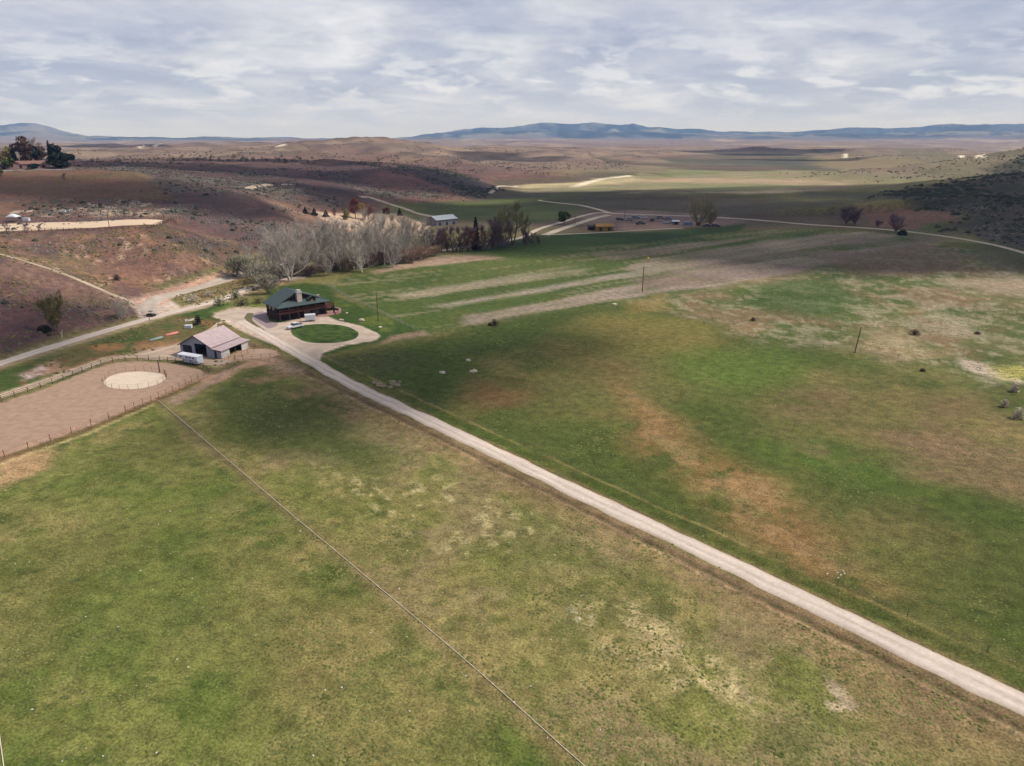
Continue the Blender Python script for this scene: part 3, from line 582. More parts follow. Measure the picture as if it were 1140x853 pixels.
# ------------------------------------------------------------------ haze
def add_haze():
    m = bpy.data.materials.new('haze_air'); m.use_nodes = True; nt = m.node_tree; N = nt.nodes; N.clear()
    o = N.new('ShaderNodeOutputMaterial'); v = N.new('ShaderNodeVolumePrincipled')
    v.inputs['Color'].default_value = (0.24, 0.42, 0.80, 1); v.inputs['Absorption Color'].default_value = (1, 1, 1, 1); v.inputs['Density'].default_value = 6.5e-5; v.inputs['Anisotropy'].default_value = 0.0
    nt.links.new(v.outputs[0], o.inputs['Volume'])
    zmin = float(hz.min())-1.5; b = MB(); b.box(-36000, 36000, -36000, 36000, zmin, 430)
    h = b.build('haze', m); tag(h, None, None, kind='stuff')
add_haze()

# ------------------------------------------------------------------ clouds added out of view, shaped and placed for their shadows on the valley
def cloud_mat():
    m = bpy.data.materials.new('cloud_white'); m.use_nodes = True; nt = m.node_tree; N = nt.nodes; L = nt.links; p = N['Principled BSDF']
    p.inputs['Base Color'].default_value = (.85, .86, .9, 1); p.inputs['Roughness'].default_value = 1; p.inputs['Specular IOR Level'].default_value = 0
    tc = N.new('ShaderNodeTexCoord'); n = N.new('ShaderNodeTexNoise'); n.inputs['Scale'].default_value = 0.006; n.inputs['Detail'].default_value = 6; L.new(tc.outputs['Object'], n.inputs['Vector'])
    r = N.new('ShaderNodeMapRange'); r.inputs[1].default_value = .3; r.inputs[2].default_value = .6; r.inputs[3].default_value = .40; r.inputs[4].default_value = .92; L.new(n.outputs[0], r.inputs[0])
    L.new(r.outputs[0], p.inputs['Alpha']); return m
CLM = cloud_mat()
def shade_cloud(i, px, py, rx, ry, rot=0.0, alt=1150, lab=''):
    g = G(px, py); alt = max(alt, .29*(g[1]+ry)); c = Vector(g)+SD*((alt-g[2])/SD.z)
    n1, n2 = 26, 9; vs_ = []; fs = []
    for k in range(n2+1):
        ph = math.pi*k/n2
        for j in range(n1):
            t = 2*math.pi*j/n1; ux, uy, uz = math.sin(ph)*math.cos(t), math.sin(ph)*math.sin(t), math.cos(ph)
            q = 1+0.22*math.sin(3*t+i*1.7)+0.13*math.sin(5*t+i*2.9)+0.08*math.sin(9*t+i)
            X, Y = ux*rx*q, uy*ry*q; Z = uz*(min(rx, ry)*(.22 if uz > 0 else .08))*(1+.25*math.sin(4*t+2*ph+i))
            vs_.append((X*math.cos(rot)-Y*math.sin(rot), X*math.sin(rot)+Y*math.cos(rot), Z))
    for k in range(n2):
        for j in range(n1): fs.append((k*n1+j, k*n1+(j+1) % n1, (k+1)*n1+(j+1) % n1, (k+1)*n1+j))
    b = MB(); b.add(vs_, fs); o = b.build('shade_cloud', CLM, smooth=True); o.location = c; o['kind'] = 'structure'
shade_cloud(1, 465, 412, 58, 34, .5)
shade_cloud(2, 300, 468, 24, 16, .5)
shade_cloud(3, 30, 385, 26, 20, .2)
shade_cloud(4, 230, 188, 230, 90, -.1)
shade_cloud(5, 480, 200, 110, 90, -.3)
shade_cloud(6, 800, 232, 330, 150, -.05)
shade_cloud(7, 1120, 232, 210, 190, .3)
shade_cloud(8, 850, 168, 300, 240, 0, 1000); shade_cloud(15, 900, 178.5, 200, 60, 0, 1000); shade_cloud(16, 480, 159, 300, 140, 0); shade_cloud(17, 120, 163, 260, 140, 0, 1000); shade_cloud(18, 790, 213, 330, 70, 0)
shade_cloud(9, 560, 176, 140, 120, .2)
shade_cloud(10, 900, 278, 210, 75, -.1); shade_cloud(13, 690, 262, 60, 30, .1); shade_cloud(14, 60, 350, 22, 16, .3)
shade_cloud(11, 330, 178, 220, 90, 0); shade_cloud(19, 190, 216, 95, 48, -.3); shade_cloud(20, 20, 210, 90, 45, 0)

# ------------------------------------------------------------------ roads and ground sheets
from mathutils.geometry import delaunay_2d_cdt
def gravel(name, c, fine=1.2, amt=.16): return pmat(name, c, .95, fine, amt, spec=.1)
M_ROAD = gravel('pale_gravel', alb(210, 193, 178), .5, .10)
M_YARD = gravel('yard_gravel', alb(196, 176, 158), .25, .16)
M_ASPH = gravel('worn_asphalt', alb(190, 174, 158), .25, .16)
M_DIRT = gravel('track_dirt', alb(188, 168, 146), .12, .2)
def catmull(P, step):
    P = np.array(P, float); out = []
    Q = np.vstack([2*P[0]-P[1], P, 2*P[-1]-P[-2]])
    for i in range(1, len(Q)-2):
        n = max(2, int(np.linalg.norm(Q[i+1]-Q[i])/step))
        for k in range(n):
            t = k/n; out.append(.5*((2*Q[i])+(-Q[i-1]+Q[i+1])*t+(2*Q[i-1]-5*Q[i]+4*Q[i+1]-Q[i+2])*t*t+(-Q[i-1]+3*Q[i]-3*Q[i+1]+Q[i+2])*t**3))
    out.append(P[-1]); return np.array(out)
def road(name, pts, w, mat, off=.05, step=2.0, px=True, jitter=.25, crown=.04, kind=True):
    P = wpoly(pts) if px else np.array(pts); P = catmull(P, step); T = np.gradient(P, axis=0); T /= np.linalg.norm(T, axis=1)[:, None]; Nn = np.stack([-T[:,1], T[:,0]], -1)
    ns = 7; ss = np.linspace(-1, 1, ns); al = np.cumsum(np.r_[0, np.linalg.norm(np.diff(P, axis=0), axis=1)])
    wl = w/2+fbm(al, al*0+1, 5, 3, 701)*jitter; wr = w/2+fbm(al, al*0+50, 5, 3, 702)*jitter
    X = []; 
    for s in ss:
        off_ = np.where(s < 0, wl, wr)*s; q = P+Nn*off_[:, None]; X.append(q)
    X = np.stack(X, 1); Z = H(X[..., 0], X[..., 1])+off+crown*(1-ss[None, :]**2)
    Z[:, 0] -= off+.05; Z[:, -1] -= off+.05
    n = len(P); idx = np.arange(n*ns).reshape(n, ns); Fq_ = np.stack([idx[:-1, :-1], idx[1:, :-1], idx[1:, 1:], idx[:-1, 1:]], -1).reshape(-1, 4)
    V_ = np.stack([X[..., 0], X[..., 1], Z], -1).reshape(-1, 3)
    Fr = Fq_[:, ::-1]; o = np_mesh(name, V_, Fr, mat, 4, smooth=True)
    UVv = np.stack([np.broadcast_to(ss, (n, ns)), np.broadcast_to(al[:, None], (n, ns))], -1).reshape(-1, 2); uv = o.data.uv_layers.new(name='lane'); uv.data.foreach_set('uv', UVv[Fr.ravel()].astype(np.float32).ravel())
    return struct(o) if kind else o
def sheet(name, pts, mat, off=.05, step=2.5, jit=.25, base=-.03, px=True):
    P = wpoly(pts) if px else np.array(pts); P = catmull(np.vstack([P, P[:1]]), step*.6)[:-1]
    P = P+np.stack([fbm(P[:,0], P[:,1], 2.5, 2, 711), fbm(P[:,0], P[:,1], 2.5, 2, 712)], -1)*jit
    pts2 = [Vector(p) for p in P]; ed = [(i, (i+1) % len(P)) for i in range(len(P))]
    gx, gy = np.meshgrid(np.arange(P[:,0].min(), P[:,0].max(), step), np.arange(P[:,1].min(), P[:,1].max(), step)); gx, gy = gx.ravel(), gy.ravel()
    sd = sdist(P, gx, gy); k = sd > step*.5; pts2 += [Vector((a, b)) for a, b in zip(gx[k], gy[k])]
    vv, ee, ff, *_ = delaunay_2d_cdt(pts2, ed, [], 1, 1e-4)
    A = np.array([(p[0], p[1]) for p in vv]); Z = H(A[:,0], A[:,1])+off; sde = np.abs(sdist(P, A[:,0], A[:,1])) < .02; Z[sde] += base-off
    b = MB(); b.v = [(a[0], a[1], z) for a, z in zip(A, Z)]; b.f = [tuple(f) for f in ff]
    o = b.build(name, mat, smooth=True)
    me = o.data
    if len(me.polygons) and me.polygons[0].normal.z < 0: me.flip_normals()
    return struct(o)
# farm road
def track_mat():
    m = bpy.data.materials.new('tracked_gravel'); m.use_nodes = True; nt = m.node_tree; N = nt.nodes; L = nt.links; p = N['Principled BSDF']; p.inputs['Roughness'].default_value = .95; p.inputs['Specular IOR Level'].default_value = .1
    u = N.new('ShaderNodeUVMap'); u.uv_map = 'lane'; sp = N.new('ShaderNodeSeparateXYZ'); L.new(u.outputs[0], sp.inputs[0])
    tc = N.new('ShaderNodeTexCoord')
    def nz(v, sc, det=5, ro=.65): n = N.new('ShaderNodeTexNoise'); n.inputs['Scale'].default_value = sc; n.inputs['Detail'].default_value = det; n.inputs['Roughness'].default_value = ro; L.new(v, n.inputs['Vector']); return n.outputs[0]
    mp = N.new('ShaderNodeMapping'); mp.inputs['Scale'].default_value = (3.2, .12, 1); L.new(u.outputs[0], mp.inputs[0]); streak = nz(mp.outputs[0], 1.0, 6)
    ad = N.new('ShaderNodeMath'); ad.operation = 'MULTIPLY_ADD'; L.new(nz(tc.outputs['Object'], .15, 3), ad.inputs[0]); ad.inputs[1].default_value = .35; L.new(sp.outputs[0], ad.inputs[2])
    cr = N.new('ShaderNodeValToRGB'); e = cr.color_ramp.elements
    mr = N.new('ShaderNodeMapRange'); mr.inputs[1].default_value = -.83; mr.inputs[2].default_value = 1.17; L.new(ad.outputs[0], mr.inputs[0]); L.new(mr.outputs[0], cr.inputs[0])
    A, B, C_ = tuple(alb(176, 154, 132)), tuple(alb(222, 205, 190)), tuple(alb(204, 186, 168))
    for k, (q, c) in enumerate([(0, A), (.12, C_), (.27, B), (.36, B), (.5, C_), (.64, B), (.74, B), (.88, C_), (1, A)]):
        el_ = e[k] if k < 2 else e.new(q); el_.position = q; el_.color = (*c, 1)
    def mixm(c1, v, lo, hi):
        r = N.new('ShaderNodeMapRange'); r.inputs[1].default_value = .3; r.inputs[2].default_value = .7; r.inputs[3].default_value = lo; r.inputs[4].default_value = hi; L.new(v, r.inputs[0])
        cc = N.new('ShaderNodeCombineColor'); [L.new(r.outputs[0], cc.inputs[i]) for i in range(3)]; mx = N.new('ShaderNodeMix'); mx.data_type = 'RGBA'; mx.blend_type = 'MULTIPLY'; mx.inputs[0].default_value = 1; L.new(c1, mx.inputs[6]); L.new(cc.outputs[0], mx.inputs[7]); return mx.outputs[2]
    c = mixm(mixm(mixm(cr.outputs[0], streak, .88, 1.1), nz(tc.outputs['Object'], 1.8), .86, 1.12), nz(tc.outputs['Object'], .12, 4), .92, 1.08); L.new(c, p.inputs['Base Color'])
    b = N.new('ShaderNodeBump'); b.inputs['Strength'].default_value = .4; b.inputs['Distance'].default_value = .05; L.new(nz(tc.outputs['Object'], 2.5), b.inputs['Height']); L.new(b.outputs[0], p.inputs['Normal']); return m
M_ROAD = track_mat()
P0 = at_z(352, 409)[:2]
far_pts = [ROAD_A[:2]+_rd*t for t in (-88, -60, -30, 0, 30, 62, 100, 150, 220)]
road('farm_road', [tuple(at_z(268, 358)[:2]), tuple(at_z(290, 370)[:2]), tuple(at_z(312, 383)[:2]), tuple(at_z(338, 397.5)[:2])]+[tuple(p) for p in far_pts[1:]], 4.5, M_ROAD, .10, 1.2, px=False, jitter=.55)
sheet('gravel_yard', [(234,352),(246,347),(262,345),(292,344),(297,347),(298,356),(312,361),(330,359),(350,353),(366,353),(376,357),(389,359.5),(403,363),(416,368),(424,373.5),(419,379),(403,382),(384,384.5),(368,388.5),(359,394),(356,401),(358,408),(348,406),(330,395),(312,386),(296,377),(276,366),(256,358)], M_YARD, .06)
sheet('lawn', [(323,369),(330,364),(345,361.5),(362,361),(380,362.5),(392,366),(399,371),(396,377),(382,381),(362,382.5),(342,381),(328,375)], pmat('lawn_grass', alb(48, 66, 32), .95, .35, .3, spec=.1, c2=alb(74, 92, 42)), .12, jit=.1, base=.07)
sheet('planted_island', [(272,354),(276,349),(284,350),(281,356),(288,363),(295,368),(290,369),(280,363)], pmat('island_soil', alb(104, 100, 66), .95, 1.5, .35), .12, jit=.1, base=.07)
sheet('forecourt', [(279,352),(287,348),(297,348),(300,357),(310,361),(300,366),(292,362),(284,357)], pmat('cobble_grey', alb(152, 134, 134), .9, 2.5, .2), .12, jit=.05, base=.07)
sheet('arena_ground', [(-120,492),(-60,471),(0,448),(40,435),(80,419),(118,406),(148,402.5),(175,403),(205,407),(226,411.5),(231,417),(215,425),(176,443),(140,458),(100,473),(40,495),(0,508),(-60,530),(-120,556)], pmat('arena_dirt', alb(168, 141, 120), .95, .6, .07, bump=.04, spec=.05, c2=alb(176, 148, 126)), .05, jit=.15)
sheet('round_pen_sand', [(115,426),(122,419.5),(136,415.5),(154,414),(172,415),(183,418),(184,423),(174,429),(156,433),(136,433.5),(120,431)], gravel('pen_sand', alb(222, 202, 180), .6, .07), .12, jit=.05, base=.065)
sheet('riding_arena', [(-50,251),(0,249.5),(60,247.5),(120,245.8),(176,244.6),(181,246),(174,250),(120,252.5),(60,255.5),(0,258),(-50,260)], gravel('sand_bright', alb(222, 196, 166), .15, .06), .25, jit=.1)
sheet('barn_yard', [(150,393),(185,385),(203,383),(236,398),(262,398),(262,404),(232,408),(205,403),(170,401),(150,399)], gravel('yard_dirt', alb(180, 156, 136), .4, .15), .045)
sheet('corral_ground', [(252,396),(266,391),(284,388),(300,388),(311,393),(308,398),(285,400),(262,401)], gravel('corral_dirt', alb(194, 164, 138), .4, .12), .055)
CR = M_ROAD
road('gravel_road', [(-140,455),(-60,427),(0,405),(80,380),(166,354.5),(205,344.5),(245,334),(275,322),(305,312.5),(335,308)], 5.0, CR, .07, 2)
road('asphalt_road', [(168,351),(166,342),(176,333),(205,325),(240,315.5),(262,308),(285,303)], 6.0, M_ASPH, .30, 2, jitter=.15)
road('dirt_track', [(-60,275),(0,283),(30,291.5),(60,301),(100,317),(130,330),(150,338),(163,347)], 2.2, M_DIRT, .12, 2)
road('dirt_track', [(-60,463),(0,441),(60,421.5),(118,401),(150,397),(200,398),(225,401)], 2.6, M_DIRT, .06, 2)
road('dirt_track', [(150,397),(185,388),(205,381),(222,373),(236,366),(246,358)], 2.2, M_DIRT, .05, 2)
road('hill_road', [(273,210.5),(285,207.5),(300,205.8),(318,205.6),(326,207)], 6, M_DIRT, .4, 3)
road('hill_road', [(400,219.5),(412,220),(430,226),(452,233),(475,240),(500,246)], 6, M_DIRT, .4, 3)
road('hill_road', [(352,236.5),(365,242),(380,248),(395,254)], 6, M_DIRT, .5, 3)
VR = gravel('valley_gravel', alb(196, 180, 160), .05, .15)
road('valley_road', [(470,282.5),(500,278),(545,271),(580,264.5),(600,255),(625,247.5),(650,240),(668,237),(700,238.5),(760,240.5),(820,243.5),(860,246.5),(900,250),(990,256),(1050,263),(1100,271.5),(1140,281.5),(1220,305)], 4.6, VR, .15, 4)
road('valley_road', [(606,262),(625,255),(645,248.5),(662,243),(677,239.5)], 6.5, VR, .15, 3)
road('valley_road', [(545,216),(551,211),(557,207.5),(575,207.5)], 5, VR, .6, 5)
road('valley_road', [(600,223),(620,226),(645,228.5),(665,233),(680,237.5)], 5, VR, .2, 5)
road('valley_road', [(606,261.5),(640,260.5),(680,258.5),(720,256),(760,254)], 2.2, VR, .15, 4)

# ------------------------------------------------------------------ materials for built things
M_LOG = pmat('dark_log', alb(58, 38, 34), .8, 2, .3, stripes=('Z', 2.2, .5)); M_REDW = pmat('red_timber', alb(92, 52, 42), .75, 3, .25)
M_GRN = pmat('green_metal_roof', alb(62, 80, 80), .6, 1.2, .16, metal=.0, stripes=('X', 1.1, .25), spec=.5)
M_STN = pmat('pale_stone', alb(206, 188, 178), .9, 4, .2); M_DKM = pmat('dark_trim', alb(46, 40, 42), .6, 3, .2); M_GLS = pmat('window_glass', (.02, .025, .03), .08, 1, .1, spec=.7)
M_PINK = pmat('pink_metal_roof', alb(204, 180, 178), .5, .8, .10, stripes=('X', 1.3, .18), spec=.5); M_SIDE = pmat('shaded_siding', alb(160, 164, 182), .7, 2, .08, stripes=('X', 2.4, .15)); M_WHT = pmat('white_siding', alb(226, 222, 216), .7, 2, .08, stripes=('Y', 2.4, .12))  # front siding holds bluish shade in its colour; white siding is the sunlit one
M_BLK = pmat('dark_inside', (.008, .008, .009), .9, 1, .1); M_WP = pmat('white_paint', alb(232, 234, 238), .35, 3, .05, spec=.5); M_RUB = pmat('rubber', (.015, .015, .015), .8, 5, .2); M_MET = pmat('grey_metal', alb(140, 142, 146), .4, 4, .15, metal=.6)
M_POST = pmat('weathered_post', alb(104, 82, 70), .9, 5, .3); M_RAIL = pmat('weathered_rail', alb(120, 98, 84), .9, 5, .3); M_CON = pmat('concrete', alb(190, 178, 170), .9, 1.5, .12); M_PAVE = pmat('brick_paving', alb(170, 128, 120), .9, 3, .2)
M_RED = pmat('red_lamp', (.35, .02, .02), .3, 5, .1); M_TAN = pmat('ochre_boards', alb(168, 124, 64), .85, 1.5, .2, stripes=('X', 1.5, .3)); M_HAY = M_TAN

def frame(pa, pb):
    """local frame on flat ground from two photo points: origin at a, X towards b"""
    a = G(*pa); b = G(*pb); ang = math.atan2(b[1]-a[1], b[0]-a[0]); return a, ang, math.hypot(b[0]-a[0], b[1]-a[1])

# ---- log house
def house():
    a, ang, L = frame((312, 358.5), (366, 349.5)); L = min(L, 19.5); Dp = 11.5
    h = empty('log_house', (a[0], a[1], a[2]), ang); tag(h, 'dark log house with green metal roof and red timber deck beside the gravel loop', 'house')
    E, ZR, XR, YW = 4.9, 9.1, L*.44, 2.4
    b = MB(); b.box(0, L, 1.6, Dp, -.2, 2.55); b.build('lower_wall', M_LOG, h)
    b = MB(); b.box(0.05, L-.05, YW, Dp, 2.8, E-.05)
    b.prism_y([(0.3, E-.05), (L-.3, E-.05), (XR, ZR-.25)], YW, Dp); w = b.build('upper_wall', M_LOG, h)
    # roof: two main slopes + porch skirt hipped round the front corners
    t = .18; ov = .9
    slL = (ZR-E)/(XR+ov); slR = (ZR-E)/(L+ov-XR); zs = E+1.5; xl = XR-(ZR-zs)/slL; xr = XR+(ZR-zs)/slR
    b = MB()
    b.slab([(-ov, YW-.6, E), (XR, YW-.6, ZR), (XR, Dp+ov, ZR), (-ov, Dp+ov, E)], t); b.slab([(XR, YW-.6, ZR), (L+ov, YW-.6, E), (L+ov, Dp+ov, E), (XR, Dp+ov, ZR)], t)
    rf = b.build('roof', M_GRN, h)
    b = MB(); b.slab([(-ov, -ov, E-.03), (L+ov, -ov, E-.03), (xr, YW, zs+.03), (xl, YW, zs+.03)], t); b.slab([(-ov, -ov, E-.03), (xl, YW-.61, zs-.02), (-ov, YW-.61, E)], t-.02); b.slab([(L+ov, -ov, E-.03), (L+ov, YW-.61, E), (xr, YW-.61, zs-.02)], t-.02)
    b.build('porch_roof', M_GRN, h)
    b = MB(); 
    for s0, s1 in (((-ov, E), (XR, ZR)), ((XR, ZR), (L+ov, E))):
        b.hexa([(s0[0], YW-.72, s0[1]-.34), (s1[0], YW-.72, s1[1]-.34), (s1[0], YW-.61, s1[1]-.34), (s0[0], YW-.61, s0[1]-.34)], [(s0[0], YW-.72, s0[1]+.04), (s1[0], YW-.72, s1[1]+.04), (s1[0], YW-.61, s1[1]+.04), (s0[0], YW-.61, s0[1]+.04)])
    b.build('barge_board', M_DKM, rf)
    cx = XR+.2; b = MB(); b.box(cx-.85, cx+.85, YW-1.6, YW-.1, zs-.9, ZR-.2); ch = b.build('chimney', M_STN, h)
    b = MB(); b.box(cx-1.0, cx+1.0, YW-1.75, YW+.05, ZR-.2, ZR+.05); b.box(cx-.7, cx+.7, YW-1.45, YW-.25, ZR+.05, ZR+.75); b.build('chimney_cap', pmat('chimney_cap', alb(196, 192, 190), .8, 4, .1), ch)
    # little dormer on the porch roof
    dx = L*.69; b = MB(); b.box(dx-1.3, dx+1.3, .5, YW+.8, E+.3, E+1.5); dm = b.build('dormer', M_LOG, h)
    b = MB(); b.slab([(dx-1.7, .1, E+1.35), (dx, .1, E+2.4), (dx, YW+1.4, E+2.4), (dx-1.7, YW+1.4, E+1.35)], .12); b.slab([(dx, .1, E+2.4), (dx+1.7, .1, E+1.35), (dx+1.7, YW+1.4, E+1.35), (dx, YW+1.4, E+2.4)], .12); b.build('dormer_roof', M_GRN, dm)
    b = MB(); b.box(dx-.5, dx+.5, .44, .52, E+.6, E+1.35); b.build('window', pmat('tan_pane', alb(150, 128, 96), .3, 2, .1), dm)  # plain tan base colour for the pane
    # deck
    b = MB(); b.box(-.3, L+2.2, -.6, YW-.02, 2.56, 2.78); b.box(L+.0, L+2.2, YW-.02, 6, 2.56, 2.78); b.build('deck', M_REDW, h)
    for x_ in np.linspace(0, L+2.0, 7):
        b = MB(); b.box(x_-.14, x_+.14, -.5, -.22, 2.78, E-.03 if x_ < L+.9 else 3.8); b.build('post', M_REDW, h)
        b = MB(); b.box(x_-.25, x_+.25, -.55, -.1, -.2, 2.56); b.build('pier', M_DKM, h)
    rl = MB(); rl.box(-.3, L+2.2, -.6, -.5, 3.68, 3.78); rl.box(-.3, L+2.2, -.58, -.52, 2.95, 3.02); rl.box(L+2.1, L+2.2, -.5, 6, 3.68, 3.78)
    for x_ in np.arange(-.2, L+2.2, .35): rl.box(x_-.03, x_+.03, -.58, -.52, 3.02, 3.68)
    for y_ in np.arange(-.3, 6, .35): rl.box(L+2.12, L+2.18, y_-.03, y_+.03, 2.78, 3.68)
    rl.build('railing', M_REDW, h)
    for x0 in (L*.10, L*.30, L*.5, L*.72):
        b = MB(); b.box(x0, x0+2.7, 1.5, 1.58, 0, 2.2); b.build('garage_door' if x0 < L*.4 else 'window', M_DKM if x0 < L*.4 else M_GLS, h)
    for x0 in (1.2, 4.4, L*.55, L*.78):
        b = MB(); b.box(x0-.1, x0+1.7, YW-.06, YW-.02, 3.1, 4.6); fr = b.build('window', pmat('wood_frame', alb(120, 80, 56), .7, 3, .2), h)
        b = MB(); b.box(x0, x0+1.6, YW-.10, YW-.065, 3.2, 4.5); b.build('pane', M_GLS, fr)
    for y0 in (4.2, 7.2):
        b = MB(); b.box(-.06, -.01, y0, y0+1.4, 3.1, 4.4); fr = b.build('window', M_GLS, h)
    # curved paved patio and its low stair on the right
    b = MB(); n = 12
    for k in range(n):
        t0, t1 = R(-80+k*13), R(-80+(k+1)*13); r0, r1 = 4.2, 4.9; c0 = (L+.6, 2.2)
        p = lambda r_, t_, z: (c0[0]+r_*math.cos(t_), c0[1]+r_*math.sin(t_), z)
        b.hexa([p(r0, t0, -.2), p(r1, t0, -.2), p(r1, t1, -.2), p(r0, t1, -.2)], [p(r0, t0, .9), p(r1, t0, .9), p(r1, t1, .9), p(r0, t1, .9)])
    b.build('garden_wall', M_PAVE, h)
    b = MB(); b.slab([(L*.72, -2.2, .14), (L+2.5, -2.6, .14), (L+4.2, 0, .14), (L+4.4, 3, .14), (L, 4, .14), (L*.72, 1.5, .14)], .3); b.build('patio', M_PAVE, h)
    b = MB()
    for k in range(8): b.box(L+2.3+k*.32, L+2.7+k*.32, 4.2, 5.4, 2.4-k*.32-.15, 2.4-k*.32)
    b.build('stairs', M_REDW, h)
    return h
house()

# ---- pole barn
def barn():
    a, ang, L = frame((202, 394.5), (246.8, 399.6)); g2 = G(275.5, 387)
    b0 = G(246.8, 399.6); Dp = math.hypot(g2[0]-b0[0], g2[1]-b0[1]); xb = L*.775
    h = empty('barn', a, ang); tag(h, 'metal barn with pink metal roof, two open bays and a side lean-to', 'barn')
    E, ZR, xr = 3.25, 6.2, L*.39; t = .12; ew = .15
    # gable wall built round the bays
    bays = [(.9, 4.1, 3.0), (5.2, 9.3, 3.75)]
    def zroof(x_): return E+(ZR-E)*(x_/xr) if x_ < xr else ZR-(ZR-E)*((x_-xr)/(xb-xr))
    b = MB(); xs = [0, .9, 4.1, 5.2, xr, 9.3, xb]
    xs = sorted(set(min(q, xb) for q in xs))
    for x0, x1 in zip(xs[:-1], xs[1:]):
        if x1-x0 < .05: continue
        z0 = 0
        for q0, q1, zt in bays:
            if x0 >= q0-.01 and x1 <= q1+.01: z0 = zt
        b.hexa([(x0, 0, z0), (x1, 0, z0), (x1, ew, z0), (x0, ew, z0)], [(x0, 0, zroof(x0)-.14), (x1, 0, zroof(x1)-.14), (x1, ew, zroof(x1)-.14), (x0, ew, zroof(x0)-.14)])
    b.build('front_wall', M_SIDE, h)
    b = MB(); b.hexa([(xb+.01, 0, 0), (L, 0, 0), (L, ew, 0), (xb+.01, ew, 0)], [(xb+.01, 0, E-.6), (L, 0, 2.38), (L, ew, 2.38), (xb+.01, ew, E-.6)]); b.build('side_wall', M_SIDE, h)
    b = MB(); b.box(xb+.9, xb+1.7, -.05, -.005, 0, 2.1); b.build('door', M_DKM, h)
    b = MB(); b.box(0, ew, ew+.01, Dp-ew-.01, 0, E-.14); b.build('back_wall', M_SIDE, h)
    b = MB(); b.prism_y([(0, 0), (L, 0), (L, 2.35), (xb, E-.6), (xr, ZR-.16), (0, E-.16)], Dp-ew, Dp); b.build('end_wall', M_SIDE, h)
    b = MB(); b.box(L-ew, L, ew+.01, Dp*.30, 0, 2.45); b.box(L-ew, L, Dp*.74, Dp-ew-.01, 0, 2.45); b.box(L-ew, L, Dp*.30+.005, Dp*.74-.005, 2.2, 2.45); b.build('lean_to_wall', M_WHT, h)
    b = MB(); b.box(xb-.1, xb, ew+.02, Dp-ew-.02, 0, E-.2); b.build('inner_wall', pmat('brown_wood', alb(70, 52, 46), .9, 2, .3), h)  # plain dark brown base colour on the inner boards
    ov = .45
    b = MB(); zo = (ZR-E)/xr*ov; b.slab([(-ov, -ov, E-zo), (xr, -ov, ZR), (xr, Dp+ov, ZR), (-ov, Dp+ov, E-zo)], t)
    z2 = ZR-(ZR-E)*((xb+.25-xr)/(xb-xr)); b.slab([(xr, -ov, ZR), (xb+.25, -ov, z2), (xb+.25, Dp+ov, z2), (xr, Dp+ov, ZR)], t); b.build('roof', M_PINK, h)
    b = MB(); b.slab([(xb-.05, -ov, E-.42), (L+ov, -ov, 2.42), (L+ov, Dp+ov, 2.42), (xb-.05, Dp+ov, E-.42)], t); b.build('lean_to_roof', M_PINK, h)
    b = MB()
    def trim(p, q): b.hexa([(p[0], -ov-.08, p[1]-.26), (q[0], -ov-.08, q[1]-.26), (q[0], -ov-.005, q[1]-.26), (p[0], -ov-.005, p[1]-.26)], [(p[0], -ov-.08, p[1]+.03), (q[0], -ov-.08, q[1]+.03), (q[0], -ov-.005, q[1]+.03), (p[0], -ov-.005, p[1]+.03)])
    trim((-ov, E-zo), (xr, ZR)); trim((xr, ZR), (xb+.25, z2)); trim((xb+.25, E-.5), (L+ov, 2.42)); b.build('trim', pmat('purple_trim', alb(88, 70, 84), .6, 3, .1), h)
    for y_ in (Dp*.3, Dp*.52, Dp*.74):
        b = MB(); b.box(L-.16, L-.02, y_-.08, y_+.08, 0, 2.19); b.build('post', M_POST, h)
    b = MB(); b.box(.3, xb-.3, .3, Dp-.4, .01, .03); b.build('floor', pmat('barn_floor', alb(90, 74, 64), .95, 2, .3), h)
    for k, (x_, y_) in enumerate([(6.2, 4), (7.6, 5)]):
        pass
    return h
barn()
def hay(px, py, n, name, lab, cat, col, dims, rz=0.0, group=None):
    g = G(px, py); b = MB(); random.seed(int(px*7+py)); l, w, hh = dims
    for k in range(n):
        for j in range(2): b.box(-l/2+k*l/n+.02, -l/2+(k+1)*l/n-.02, -w/2, w/2, j*hh/2+(.02 if j else 0), (j+1)*hh/2)
    o = b.build(name, col); o.location = g; o.rotation_euler.z = rz; tag(o, lab, cat, group); return o

